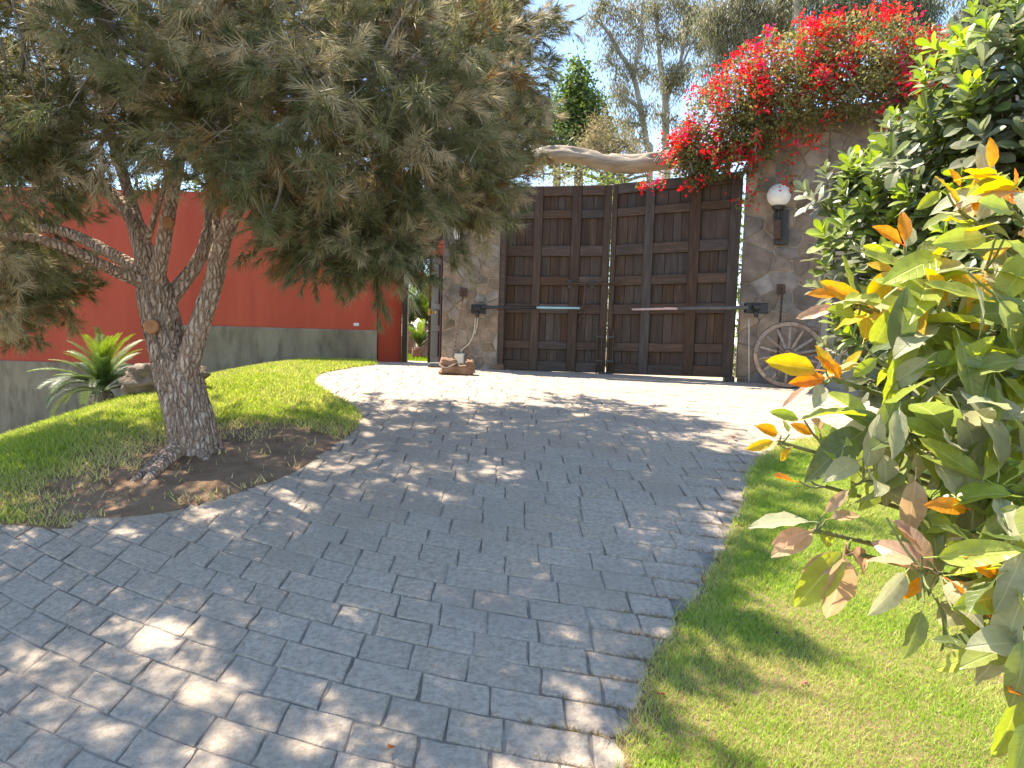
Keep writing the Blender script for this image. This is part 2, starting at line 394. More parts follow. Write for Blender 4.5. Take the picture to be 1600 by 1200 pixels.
# ---- driveway: mortar bed with every stone laid on it
def gcurve(x):
    a = -.25*x + (.06*x*x if x < 0 else .012*x*x)
    if x < -4: a = -.25*-4 + .96 + (x+4)*-.73
    return a
mb = MB(); xs = np.arange(-15, 14.1, .4); ys = np.arange(-1, 16.1, .35)
V = [(x, y, T(x, y)) for y in ys for x in xs]; nx = len(xs)
F_ = []
for j in range(len(ys)-1):
    for i in range(nx-1):
        cx, cy = xs[i]+.2, ys[j]+.17
        if inpoly(lawnL, np.array([cx-.7]), np.array([cy]))[0] and inpoly(lawnL, np.array([cx+.7]), np.array([cy]))[0] and inpoly(lawnL, np.array([cx]), np.array([cy-.7]))[0] and cx < -4: continue
        F_.append((j*nx+i, j*nx+i+1, j*nx+nx+i+1, j*nx+nx+i))
mb.add(V, F_)
drive = mb.build('driveway', M['joint'], smooth=True, local=False)
tag(drive, 'grey stone paved driveway rising to the wooden gate', 'driveway', kind='structure')

def proj(p):
    q = ROT.transposed() @ (Vector(p) - CAM)
    return (800 + F*q.x/-q.z, 600 - F*q.y/-q.z) if q.z < -.1 else None
stones = []
ROW = .245; ROWS = []; rr = random.Random(5)
t0 = -4.0
while t0 < 17.5:
    sc = .80 + .22*min(1, max(0, (t0-2.2)/4.0)); hrow = ROW*sc*rr.uniform(.95, 1.05)
    x = -12 + rr.random()*.3
    while x < 12:
        Lg = rr.choice((.27, .31, .34, .38, .42)) * rr.uniform(.93, 1.07) * sc
        xc = x + Lg/2*.96; yc = t0 + hrow/2 + gcurve(xc)
        sl = (gcurve(xc+.1)-gcurve(xc-.1))/.2; dx = Lg/math.sqrt(1+sl*sl)
        x0, x1 = x, x+dx; x = x1
        if yc < .6 or yc > 15.2 or abs(xc) > .85*yc+2.2: continue
        ins = lambda P: inpoly(P, np.array([xc]), np.array([yc]))[0]
        if ins(lawnL) and edge_dist(LEFTc, np.array([xc]), np.array([yc]))[0] > .22: continue
        if ins(lawnR) and edge_dist(RIGHTc, np.array([xc]), np.array([yc]))[0] > .06: continue
        if yc > 14.1 and xc < -2.75: continue
        stones.append((x0, x1, t0, t0+hrow, xc, yc))
    ROWS.append(t0); t0 += hrow
def stone_geo(st, r):
    x0, x1, t0, t1, xc, yc = st; g = r.choice((.0015, .002, .003, .004, .006)); n = 3
    far = yc > 6.5
    if far: n = 2
    out = []
    cs = [(x0+g, t0+g), (x1-g, t0+g), (x1-g, t1-g), (x0+g, t1-g)]
    shear = r.uniform(-.012, .012); lift = r.uniform(-.0025, .0025); tilt = r.uniform(-.004, .004)
    for a in range(4):
        p, q = cs[a], cs[(a+1) % 4]
        for s in range(n):
            u = s/n; j = .0055 if s else .002
            out.append((p[0]+(q[0]-p[0])*u + r.uniform(-j, j) + shear*((p[1]+(q[1]-p[1])*u-t0)/ROW-.5), p[1]+(q[1]-p[1])*u + r.uniform(-j, j)))
    m = len(out); cx, ct = (x0+x1)/2, (t0+t1)/2; V = []
    for inset, z in ((0, -.004), (.003, .005), (.012, .0085)):
        for (x, t) in out:
            d = math.hypot(x-cx, t-ct); s = 1 - inset/d
            xx, tt = cx+(x-cx)*s, ct+(t-ct)*s; y = tt + gcurve(xx)
            V.append((xx, y, T(xx, y) + z + (lift + tilt*(x-cx)/.2 + (r.uniform(-.002, .002) if z > .007 else 0) if z > 0 else 0)))
    y = ct+gcurve(cx); V.append((cx, y, T(cx, y)+.0095+lift))
    f = []
    for a in range(m):
        b = (a+1) % m
        f += [(a, b, m+b, m+a), (m+a, m+b, 2*m+b, 2*m+a), (2*m+a, 2*m+b, 3*m)]
    return V, f
def apx(st):
    p = proj((st[4], st[5], T(st[4], st[5])))
    if p is None or not (-40 < p[0] < 1640 and 0 < p[1] < 1260): return -1
    return 1/st[5]**2
stones.sort(key=apx, reverse=True)
far_mb = MB()
for i, st in enumerate(stones):
    V, f = stone_geo(st, rr)
    if i < 300: MB().add(V, f).build('paving_stone', M['paver'], drive)
    elif apx(st) > 0 or st[5] < 4: far_mb.add(V, f)
o = far_mb.build('paving_stones', M['paver'], drive); o['kind'] = 'stuff'

# ---- lawns: soil sheets a little above the paving, then grass blades
def sheet(name, poly, curve, label, lift=.03):
    P = np.array(poly); st = .22
    gx, gy = np.meshgrid(np.arange(P[:,0].min(), P[:,0].max(), st), np.arange(P[:,1].min(), P[:,1].max(), st))
    gx, gy = gx.ravel(), gy.ravel(); k = inpoly(poly, gx, gy); gx, gy = gx[k], gy[k]
    d = edge_dist(curve, gx, gy); k = d > .13; gx, gy = gx[k], gy[k]
    from mathutils.geometry import delaunay_2d_cdt
    pts = [Vector(p) for p in poly] + [Vector((a, b)) for a, b in zip(gx, gy)]; n = len(poly)
    v, e, f, *_ = delaunay_2d_cdt(pts, [], [list(range(n))], 1, 1e-5)
    V = []
    for p in v:
        dd = float(np.min(np.hypot(np.asarray(curve)[:,0]-p.x, np.asarray(curve)[:,1]-p.y)))
        h = lift*min(1, .35+dd/.15) + .012*mnoise.noise(Vector((p.x*2.2, p.y*2.2, 3)))*min(1, dd/.2)
        V.append((p.x, p.y, T(p.x, p.y)+h))
    f = [tuple(q) for q in f]
    mb = MB().add(V, f)
    # skirt so that the edge has thickness
    C = [tuple(c) for c in curve]; S = []
    for (x, y) in C: S += [(x, y, T(x, y)+lift*.36), (x, y, T(x, y)-.04)]
    mb.add(S, [(2*i, 2*i+2, 2*i+3, 2*i+1) for i in range(len(C)-1)])
    o = mb.build(name, M['soil'], smooth=True, local=False); return tag(o, label, 'lawn', kind='structure')
TREE = gnd(303, 706)
sheet('lawn_left', lawnL, LEFTc, 'sloping lawn with bare soil under the pine tree')
sheet('lawn_right', lawnR, RIGHTc, 'lawn beside the driveway under the avocado plant')
_TG = []
def Tv(x, y):
    if not _TG: _TG.append(np.array([[T(a, b_) for a in GX] for b_ in GY]))
    return bil(_TG[0], x, y)
def blades(name, poly, curve, n, hgt, wid, label, dens, tint):
    P = np.array(poly); nn = n*6
    # more blades near the camera
    y = rng.uniform(max(1.2, P[:,1].min()), P[:,1].max(), nn)
    x = rng.uniform(-1, 1, nn)*(.78*y+.3); k = rng.random(nn) < y/P[:,1].max(); x, y = x[k], y[k]
    jx, jy = rng.normal(0, .016, len(x)), rng.normal(0, .016, len(x)); k = inpoly(poly, x+jx, y+jy) & (np.abs(x) < .78*y+.5); x, y = x[k], y[k]
    k = rng.random(len(x)) < dens(x, y); x, y = x[k], y[k]
    near = np.clip(9/np.maximum(y, 1)**1.25, .1, 1); k = rng.random(len(x)) < near; x, y = x[k][:n], y[k][:n]
    z = Tv(x, y)+.018; m = len(x); sc = np.clip(y/4, .8, 2.2)
    h = hgt*rng.uniform(.55, 1.3, m)*np.clip(sc, 1, 1.35); w = wid*sc*rng.uniform(.7, 1.3, m)
    th = rng.uniform(0, 2*np.pi, m); side = np.stack([np.cos(th), np.sin(th), 0*th], 1)
    lean = rng.normal(0, .55, (m, 2)); tip = np.stack([lean[:,0]*h, lean[:,1]*h, h], 1)
    b = np.stack([x, y, z], 1)
    V = np.empty((m, 3, 3)); V[:,0] = b-side*w[:,None]; V[:,1] = b+side*w[:,None]; V[:,2] = b+tip
    c = tint(x, y, m); C = np.repeat(c[:,None,:], 3, 1)
    o = npmesh(name, V.reshape(-1,3), 3, M['grass'], C.reshape(-1,3)); print(name, m)
    return tag(o, label, 'grass', kind='stuff')
GX, GY = np.arange(-17, 15.01, .11), np.arange(-2, 21.01, .11)
def bil(G, x, y):
    u = np.clip((x+17)/.11, 0, len(GX)-1.001); v = np.clip((y+2)/.11, 0, len(GY)-1.001); i, j = u.astype(int), v.astype(int); u, v = u-i, v-j
    return (G[j, i]*(1-u)+G[j, i+1]*u)*(1-v)+(G[j+1, i]*(1-u)+G[j+1, i+1]*u)*v
_NZ = {}
def nz2(x, y, s, o=0):
    if (s, o) not in _NZ: _NZ[s, o] = np.array([[mnoise.noise(Vector((a*s, b*s, o))) for a in GX] for b in GY])
    return bil(_NZ[s, o], x, y)
def gtint(dry, g=(.22, .32, .04), g2=(.39, .45, .085)):
    g, g2 = np.array(g), np.array(g2)
    def f(x, y, m):
        d = np.array([.66, .54, .28])
        a = rng.random(m)[:,None]; c = g*(1-a)+g2*a
        k = np.clip(dry(x, y) + rng.normal(0, .22, m), 0, 1)[:,None]
        return (c*(1-k)+d*k)*rng.uniform(.75, 1.2, m)[:,None]
    return f
DIRT = gnd(400, 720); DIRT2 = gnd(250, 770)
def dirtmask(x, y):
    a = np.exp(-(((x-DIRT.x)/1.3)**2+((y-DIRT.y)/1.15)**2)**2)
    b = np.exp(-(((x-DIRT2.x)/1.0)**2+((y-DIRT2.y)/.85)**2)**2)
    return np.maximum(a, b*.9)
def densL(x, y):
    return np.clip(1.0 - 1.12*dirtmask(x, y) + .4*nz2(x, y, 2.4, 5)*(dirtmask(x, y) > .05) - .25*(nz2(x, y, 3.5, 9) > .25), .008, 1)
def dryL(x, y): return np.clip(.75*dirtmask(x, y)+.12+.35*nz2(x, y, 1.3, 2), 0, .9)
blades('lawn_grass', lawnL, LEFTc, 260000, .042, .005, 'short green lawn grass around the pine tree', densL, gtint(dryL))
def densR(x, y):
    e = edge_dist(RIGHTc, x, y); return np.clip((.25+e/.16)*(1-.45*(nz2(x, y, 4, 1) > .3)), .05, 1)
def dryR(x, y):
    e = edge_dist(RIGHTc, x, y)
    return np.clip(.13 + .55*nz2(x, y, 1.4, 7)+.3*nz2(x, y, 5., 3) + .35*np.exp(-e/.12) + .75*np.exp(-((y-1.95)/.55)**2)*np.clip(x-.3, 0, .8), 0, 1)
blades('lawn_grass', lawnR, RIGHTc, 400000, .034, .0034, 'sunlit lawn grass with dry straw patches below the avocado plant', densR, gtint(dryR, (.21, .35, .04), (.40, .51, .09)))
# dry sprigs in the paving joints at the lawn's edge
n = 2600; t = rng.integers(16, 240, n); x = RIGHTc[t,0]-np.abs(rng.normal(0, .22, n)); y = RIGHTc[t,1]+rng.normal(0, .08, n)
RW_ = np.array(ROWS); q_ = y-np.array([gcurve(a) for a in x]); kk = RW_[np.argmin(np.abs(RW_[None]-q_[:, None]), axis=1)]; y = kk+np.array([gcurve(a) for a in x])+rng.normal(0, .008, n)
b = np.stack([x, y, Tv(x, y)+.004], 1); th = rng.uniform(0, 6.28, n); sd = np.stack([np.cos(th), np.sin(th), 0*th], 1)*.0022
tip = b+np.stack([rng.normal(0, .018, n), rng.normal(0, .018, n), rng.uniform(.008, .03, n)], 1)
V = np.stack([b-sd, b+sd, tip], 1)
tag(npmesh('dry_sprigs', V.reshape(-1,3), 3, M['grass'], np.repeat(rng.uniform(.7, 1.2, (n,1))*np.array([.3, .22, .1]), 3, 0)),
    'dry grass sprigs in the paving joints', 'grass', kind='stuff')
# ================================================================== WALLS, GATE
def wframe(P0, ang):
    """wall frame: u along the wall (turned ang degrees clockwise from +x), v up, d out towards the drive"""
    a = rad(ang); u = Vector((math.cos(a), -math.sin(a), 0)); n = Vector((-math.sin(a), -math.cos(a), 0)); P0 = Vector(P0)
    return lambda x, y, d: P0 + u*x + Vector((0, 0, y)) + n*d

def clip(poly, a, b, c):               # keep a*x + b*y <= c
    out = []
    for i in range(len(poly)):
        p, q = poly[i], poly[(i+1) % len(poly)]
        dp, dq = a*p[0]+b*p[1]-c, a*q[0]+b*q[1]-c
        if dp <= 0: out.append(p)
        if (dp < 0 < dq) or (dq < 0 < dp):
            t = dp/(dp-dq); out.append((p[0]+(q[0]-p[0])*t, p[1]+(q[1]-p[1])*t))
    return out
def cladding(fm, u0, u1, v0, v1, size, parent, seed, holes=()):
    """irregular flat stones bedded in mortar: one object per stone"""
    r = random.Random(seed); pts = []; tries = 0
    while tries < 4000:
        tries += 1; p = (r.uniform(u0, u1), r.uniform(v0, v1)); s = size*r.choice((.45, .7, 1, 1.45))
        if all(math.hypot((p[0]-q[0])*.85, p[1]-q[1]) > .5*(s+q[2]) for q in pts): pts.append((*p, s))
    for i, p in enumerate(pts):
        poly = [(u0, v0), (u1, v0), (u1, v1), (u0, v1)]; gap = r.uniform(.007, .013)
        for j, q in enumerate(pts):
            if i == j: continue
            a, b = q[0]-p[0], q[1]-p[1]; l = math.hypot(a, b)
            if l > size*4: continue
            w = .5*l + .18*(p[2]-q[2]); a /= l; b /= l
            poly = clip(poly, a, b, a*p[0]+b*p[1]+w-gap)
            if len(poly) < 3: break
        if len(poly) < 3: continue
        cx = sum(q[0] for q in poly)/len(poly); cy = sum(q[1] for q in poly)/len(poly)
        if any(h[0] < cx < h[1] and h[2] < cy < h[3] for h in holes): continue
        out = []
        for k in range(len(poly)):
            a, b = poly[k], poly[(k+1) % len(poly)]; l = math.hypot(b[0]-a[0], b[1]-a[1]); m = 1+int(l/.16)
            for s in range(m):
                t = s/m; j = .009 if s else .004
                out.append((a[0]+(b[0]-a[0])*t+r.uniform(-j, j), a[1]+(b[1]-a[1])*t+r.uniform(-j, j)))
        m = len(out); pr = r.uniform(.010, .028); tx, ty = r.uniform(-.012, .012), r.uniform(-.012, .012); V = []
        for ins, d in ((0, -.006), (.004, pr*.75), (.014, pr)):
            for (x, y) in out:
                dd = max(math.hypot(x-cx, y-cy), .02); s = 1-ins/dd
                V.append(fm(min(max(cx+(x-cx)*s, u0), u1), min(max(cy+(y-cy)*s, v0), v1), d + (tx*(x-cx)+ty*(y-cy)+r.uniform(-.002, .002) if d > 0 else 0)))
        V.append(fm(cx, cy, pr+r.uniform(0, .004)))
        f = []
        for a in range(m):
            b = (a+1) % m; f += [(a, b, m+b, m+a), (m+a, m+b, 2*m+b, 2*m+a), (2*m+a, 2*m+b, 3*m)]
        MB().add(V, f).build('stone', M['flag'], parent)

# ---- the red garden wall with its concrete plinth
wx0, wx1 = -16.0, at(588, 540, WALL_Y).x
ztop = at(300, 331, WALL_Y).z; zp_r = at(430, 512, WALL_Y).z; zp_l = at(100, 566, WALL_Y).z; xstep = at(262, 540, WALL_Y).x
wall = thing('red_garden_wall', (-8, WALL_Y, T(-8, WALL_Y)), 'long red plastered garden wall on a grey concrete plinth behind the pine', 'wall')
MB().box(((wx0+wx1)/2, WALL_Y+.12, (ztop-1.6)/2+.4), wx1-wx0, .24, ztop+2.0-.4).build('plastered_wall', M['red'], wall)
def plinth(x0, x1, zt):
    mb = MB(); n = max(2, int((x1-x0)/.35)); V = []
    for i in range(n+1):
        x = x0+(x1-x0)*i/n; j = .012*mnoise.noise(Vector((x*1.7, 0, 0)))
        V += [(x, WALL_Y-.075+j, -3), (x, WALL_Y-.06+j, zt-.025+.5*j), (x, WALL_Y-.04, zt+.5*j), (x, WALL_Y-.004, zt+.5*j)]
    f = [(4*i+k, 4*i+4+k, 4*i+5+k, 4*i+1+k) for i in range(n) for k in range(3)] + [(0, 1, 2, 3), (4*n+3, 4*n+2, 4*n+1, 4*n)]
    return mb.add(V, f)
plinth(wx0, xstep-.002, zp_l).build('plinth', M['concrete'], wall); plinth(xstep, wx1+.02, zp_r).build('plinth', M['concrete'], wall)
# the short red return up to the door frame, and the piece over the door
DJ = at(632, 500, 14.6)
P0 = Vector((wx1+.03, WALL_Y+.02, 0)); P1 = Vector((DJ.x-.05, 14.6, 0))
ang = math.degrees(math.atan2(-(P1.y-P0.y), P1.x-P0.x)); fr = wframe(P0, ang); wl = (P1-P0).length
MB().cbox(fr, 0, wl, .3, ztop, -.22, 0).build('return_wall', M['red'], wall)
zl = at(655, 404, 14.6).z
xr = at(690, 480, 14.6).x
MB().box(((P1.x+xr+.5)/2, 14.73, (zl+.05+ztop)/2), xr+.5-P1.x-.02, .22, ztop-zl-.05).build('wall_over_door', M['red'], wall)
for (x, y, w, h, lb, c) in ((558, 453.5, .075, .11, 'upright cream switch plate on the red wall', 'cream'), (557, 507, .105, .06, 'flat white socket plate on the red wall above the plinth', 'white')):
    p = at(x, y, WALL_Y); t = thing('wall_plate', (p.x, WALL_Y, p.z), lb, 'wall plate', 'electrical plates on the red wall')
    MB().box((p.x, WALL_Y-.009, p.z), w, .016, h, cham=.004).build('cover', M[c], t)
    MB().box((p.x, WALL_Y-.019, p.z), w*.45, .006, h*.5, cham=.002).build('insert', M['white'], t)

# ---- open pedestrian door in its frame
gz = T(-2.3, 14.6)
door = thing('side_door', (DJ.x, 14.6, gz), 'dark wooden side door standing open in its frame by the stone pillar', 'door')
MB().box((DJ.x+.02, 14.58, (gz+zl)/2+.02), .11, .16, zl-gz+.06, cham=.01).build('jamb', M['doorwood'], door)
MB().box((xr+.02, 14.62, (gz+zl)/2+.02), .09, .14, zl-gz+.06, cham=.01).build('jamb', M['doorwood'], door)
MB().box(((DJ.x+xr)/2+.04, 14.6, zl+.035), xr-DJ.x-.09, .13, .07, cham=.01).build('lintel', M['doorwood'], door)
hn = Vector((xr-.05, 14.5, 0)); fe = at(669.5, 480, 13.62); fe.z = 0
dirv = (fe-hn); DWd = dirv.length; ang = math.degrees(math.atan2(-dirv.y, dirv.x)); f0 = wframe((hn.x, hn.y, gz+.03), ang)
fd = lambda u, v, d: f0(u, v, -d)
DH = zl-gz-.05
leaf = MB().cbox(fd, 0, DWd, 0, DH, 0, .028).build('door_leaf', M['doorwood'], door)
for (u0, u1) in ((0, .11), (DWd-.11, DWd)): MB().cbox(fd, u0, u1, 0, DH, .0285, .052).build('stile', M['doorwood'], door)
for v in (0, .62, 1.05, 1.5, DH-.12): MB().cbox(fd, .111, DWd-.111, v, v+.12, .0285, .05).build('rail', M['doorwood'], door)
k = fd(DWd-.055, .98, .053)
MB().lathe(k, [(.03, 0), (.03, .008), (.012, .012), (.012, .035), (.028, .045), (.032, .06), (.022, .075)], 14,
           Vector((0, 0, 1)).rotation_difference(fd(0, 0, 1)-fd(0, 0, 0)).to_matrix()).build('knob', M['brass'], door, True)
k = fd(DWd+.002, .98, .015)
MB().box(k, .05, .012, .13, cham=.003).build('lock_plate', M['brass'], door)

# ---- stone gate pillar, left
pl0 = at(689, 584, 12.75); pl1 = at(776, 581, 12.6); zg = T(-.7, 12.6)
ang = math.degrees(math.atan2(-(pl1.y-pl0.y), pl1.x-pl0.x)); fpl = wframe((pl0.x, pl0.y, zg-.05), ang); PW = (pl1-pl0).length; PH = at(770, 262, 12.6).z-zg+.05
pil = thing('stone_pillar', (pl0.x+PW/2, pl0.y, zg), 'brown flagstone gate pillar between the side door and the wooden gate', 'pillar')
nu0, nv0 = .50, at(745, 357, 12.65).z-zg+.05; nu1, nv1 = .86, nv0+.27
# core leaves a recess for the tiled niche
for (a, b, c, d) in ((0, PW, -.2, nv0), (0, PW, nv1, PH), (0, nu0, nv0, nv1), (nu1, PW, nv0, nv1)):
    MB().cbox(fpl, a, b, c, d, -.55, 0, .001).build('core', M['mortar'], pil)
MB().cbox(fpl, nu0, nu1, nv0, nv1, -.5, -.16, .001).build('niche_back', M['mortar'], pil)
for i in range(3):
    for j in range(2):
        MB().cbox(fpl, nu0+.006+i*.118, nu0+.116+i*.118, nv0+.006+j*.132, nv0+.13+j*.132, -.159, -.148, .003).build('tile', M['terra'], pil)
cladding(fpl, 0, PW-.005, .02, nv0-.006, .27, pil, 3)
cladding(fpl, 0, PW-.005, nv1+.006, PH, .27, pil, 4)
cladding(fpl, 0, nu0-.01, nv0, nv1, .25, pil, 6)
MB().cbox(fpl, -.02, PW+.02, PH+.001, PH+.06, -.57, .02).build('cap', M['mortar'], pil)
# side of the pillar facing the gate and the timber gate post
mb = MB().cbox(fpl, PW+.004, PW+.10, -.1, PH-.02, -.34, -.01, .008)
tag(mb.build('gate_post', M['rail']), 'slim weathered timber post between the stone pillar and the gate', 'post')

# ---- the two gate leaves
def gate_leaf(corn, zl_, zr_, name_label, cols, seed, gap_panel=None):
    """corn: pixel corners (tl, tr, bl, br) with their distances; leaves hang in a vertical plane"""
    tl, tr, bl, br = [at(*c) for c in corn]
    dirv = Vector((br.x-bl.x, br.y-bl.y, 0)).normalized(); n = Vector((dirv.y, -dirv.x, 0))
    def fm(u, v, d): return (bl*(1-u)+br*u)*(1-v) + (tl*(1-u)+tr*u)*v + n*d
    W = (br-bl).length; H = (tl-bl).length
    g = thing('gate_leaf', (bl+br)/2, name_label, 'gate', 'wooden gate leaves'); r = random.Random(seed)
    def part(name, u0, u1, v0, v1, d0, d1, m, c=.008):
        mb = MB(); P = []
        cu, cv = c/W, c/H
        for (a, b, d) in ((u0, v0, d0), (u1, v0, d0), (u1, v1, d0), (u0, v1, d0), (u0, v0, d1-c), (u1, v0, d1-c), (u1, v1, d1-c), (u0, v1, d1-c),
                          (u0+cu, v0+cv, d1), (u1-cu, v0+cv, d1), (u1-cu, v1-cv, d1), (u0+cu, v1-cv, d1)): P.append(fm(a, b, d))
        f = [(3, 2, 1, 0), (8, 9, 10, 11)]
        for i in range(4):
            j = (i+1) % 4; f += [(i, j, j+4, i+4), (i+4, j+4, j+8, i+8)]
        mb.add(P, f).build(name, M[m], g)
    part('light_stop_backing', .012, .988, .012, .988, -.06, -.0305, 'gate', .004)  # sheet added behind the planks so no light shows through the seams
    # cols: panel column spans; rows from the top
    rows = [(.052, .13), (.172, .319), (.374, .484), (.533, .632), (.684, .835), (.879, .945)]
    rows = [(1-b, 1-a) for a, b in rows]
    ed = [0] + [x for c in cols for x in c] + [1]
    for i in range(0, len(ed), 2): part('stile', ed[i], ed[i+1], 0, 1, -.03, .052+r.uniform(-.003, .003), 'gate', .006)
    rv = [1] + [x for rw in rows for x in (rw[1], rw[0])] + [0]
    for i in range(0, len(rv), 2):
        for c in cols: part('rail', c[0]+.0008, c[1]-.0008, rv[i+1], rv[i], -.028, .046+r.uniform(-.004, .004), 'rail', .006)
    for ci, c in enumerate(cols):
        for ri, rw in enumerate(rows):
            k = r.choice((2, 3, 3)) if c[1]-c[0] < .25 else r.choice((3, 3, 4)); e = [0]
            for _ in range(k): e.append(e[-1]+r.uniform(.8, 1.2))
            for a, b in zip(e, e[1:]):
                ua, ub = c[0]+(c[1]-c[0])*a/e[-1], c[0]+(c[1]-c[0])*b/e[-1]; gp = .0022
                
                part('plank', ua+.0006, ub-gp, rw[0]+.0006, rw[1]-.0006, -.024, -.002+r.uniform(-.004, .004), 'gate', .004)
    # a few bolt heads
    for i in (1, 2):
        for rv_ in (.15, .345, .655, .86):
            c = fm((ed[2*i]+ed[2*i+1])/2, rv_, .054)
            MB().lathe(c, [(.013, 0), (.012, .005), (.006, .008)], 8, Vector((0, 0, 1)).rotation_difference(n).to_matrix()).build('bolt_head', M['darkiron'], g)
    return g, fm, n
ZL, ZM, ZR = 12.72, 12.34, 11.42
gL, fL, nL = gate_leaf(((785.5, 293, ZL), (957.2, 289.5, ZM), (775.5, 577, ZL), (945, 583, ZM)), 0, 0,
    'dark timber panelled gate leaf next to the slim post, worked by the pale blue rod', [(.07, .31), (.385, .65), (.735, .935)], 1)
gR, fR, nR = gate_leaf(((959.8, 288.5, ZM), (1162, 268, ZR), (947.8, 583.5, ZM), (1144, 590, ZR)), 0, 0,
    'dark timber panelled gate leaf under the hanging bougainvillea', [(.04, .27), (.344, .623), (.705, .92)], 2, (0, 5))
# hardware on the leaves
mb = MB(); a = [fL(u, .478, .075) for u in (.62, .8, 1.0)] + [fR(.09, .487, .085)]
mb.tube(a, .016, 8); 
hasp = thing('gate_latch', fL(.85, .4, .06), 'rusty iron sliding latch bar with hanging handle across the gate', 'latch')
mb.build('latch_bar', M['iron'], hasp, True)
for u in (.64, .84): MB().cbox(lambda x, y, d: fL(x, y, d), u, u+.035, .455, .497, .0525, .068, .002).build('staple', M['darkiron'], hasp)
MB().tube([fL(.80, .476, .095), fL(.797, .42, .1), fL(.79, .36, .1), fL(.785, .345, .1)], [.012, .02, .026, .016], 8).build('handle', M['iron'], hasp, True)
MB().tube([fL(.785, .345, .1), fL(.81, .325, .1), fL(.79, .305, .1), fL(.765, .30, .1), fL(.755, .27, .1), fL(.765, .262, .1)], .011, 8).build('hook', M['iron'], hasp, True)
for nm, ff, us, gg in (('left', fL, (.925, .965), 'rusty drop bolt at the foot of the gate leaf that carries the latch handle'), ('right', fR, (.055, .015), 'rusty drop bolt at the foot of the gate leaf under the bougainvillea')):
    t = thing('drop_bolt', ff(us[0], .0, .06), gg, 'bolt', 'gate drop bolts')
    for u in us: MB().tube([ff(u, v, .075) for v in (-.012, .1, .2, .245)], .012, 8).build('rod', M['iron'], t, True)
    d = -.045 if nm == 'left' else .045
    MB().tube([ff(us[0], .243, .075), ff(us[0]+d*.6, .247, .08), ff(us[0]+d, .243, .085), ff(us[0]+d*.6, .239, .08)], .009, 8).build('handle', M['iron'], t, True)
    for v in (.06, .19): MB().cbox(ff, min(us)-.012, max(us)+.012, v, v+.012, .0545, .092, .002).build('keeper', M['darkiron'], t)
p = (fL(1, 0, .05)+fR(0, 0, .05))/2
tag(MB().box((p.x, p.y-.04, T(p.x, p.y)+.02), .24, .12, .04, cham=.012).build('gate_stop', M['darkiron']), 'low rusty iron stop plate on the ground under the gate', 'gate stop')
for (ff, u, lb) in ((fL, .03, 'small timber foot block at the gate hinge beside the chained wooden block'), (fR, .97, 'small dark pivot block at the gate hinge beside the wagon wheel')):
    p = ff(u, 0, .03); MB().box((p.x, p.y, (T(p.x, p.y)+p.z)/2+.002), .14, .12, max(.03, p.z-T(p.x, p.y)), cham=.01)
    tag(MB().box((p.x, p.y-.05, T(p.x, p.y)+.05), .16, .1, .1, cham=.015).build('pivot_block', M['blockwood' if u < .5 else 'darkiron']), lb, 'block', 'gate pivot blocks')

# ---- dark post added to block the bright sky gap right of the gate
p0 = fR(1.0, 0, -.07); p1 = fR(1.0, 1.0, -.07)
tag(MB().tube([p0+Vector((.075, -.02, 0)), p1+Vector((.075, -.02, .02))], .045, 10).build('gap_filler_post', M['darkiron']), 'dark round filler post added to block the bright gap between gate and flagstone wall', 'post')

# ---- stone wall, right, with the door opening
WR = Vector((at(1151, 596, 11.42).x, 11.42, 0)); zgr = T(4.5, 10.8)
frw = wframe((WR.x, WR.y, zgr-.05), 30); RH = at(1335, 168, 10.55).z-zgr+.05
def u_of(px, py=500):                   # where a pixel column meets the right wall
    d = ray(px, py); a = rad(30); n = Vector((-math.sin(a), -math.cos(a), 0)); t = (WR-CAM).dot(n)/d.dot(n)
    return (CAM+d*t-WR).dot(Vector((math.cos(a), -math.sin(a), 0))), (CAM+d*t).z-(zgr-.05)
uo = u_of(1284, 450)[0]; ho = u_of(1290, 388)[1]; RW = 4.4; uo2 = uo+.95
rwall = thing('stone_wall', (WR.x+1.5, WR.y-.8, zgr), 'brown flagstone wall beside the gate, overgrown with bougainvillea', 'wall')
for (a, b, c, d) in ((0, uo, -.3, RH), (uo+.0005, uo2, ho, RH), (uo2+.0005, RW, -.3, RH)):
    MB().cbox(frw, a, b, c, d, -.5, 0, .001).build('core', M['mortar'], rwall)
cladding(frw, .002, uo-.006, .02, RH, .36, rwall, 21)
cladding(frw, uo+.006, uo2-.006, ho+.006, RH, .36, rwall, 22)
cladding(frw, uo2+.006, RW, .02, RH, .36, rwall, 23)
MB().cbox(frw, -.04, RW+.04, RH+.001, RH+.08, -.54, .05, .015).build('coping', M['mortar'], rwall)
cdoor = thing('grille_door', frw(uo+.45, 0, -.1), 'cream side door with black wrought iron scrolls in the stone wall', 'door')
MB().cbox(frw, uo+.004, uo+.10, .02, ho-.004, -.3, -.05).build('jamb', M['creamdoor'], cdoor)
MB().cbox(frw, uo2-.10, uo2-.004, .02, ho-.004, -.3, -.05).build('jamb', M['creamdoor'], cdoor)
MB().cbox(frw, uo+.102, uo2-.102, .03, ho-.10, -.26, -.16).build('leaf_panel', M['creamdoor'], cdoor)
MB().cbox(frw, uo+.102, uo2-.102, ho-.098, ho-.004, -.3, -.05).build('lintel', M['creamdoor'], cdoor)
mb = MB(); cx0 = uo+.13; cw = (uo2-uo-.26)
for i in range(5):
    u = cx0+cw*i/4; mb.tube([frw(u, .9, -.145), frw(u, ho-.11, -.145)], .008, 6)
for v in (.9, 1.35, ho-.11): mb.tube([frw(cx0, v, -.145), frw(cx0+cw, v, -.145)], .008, 6)
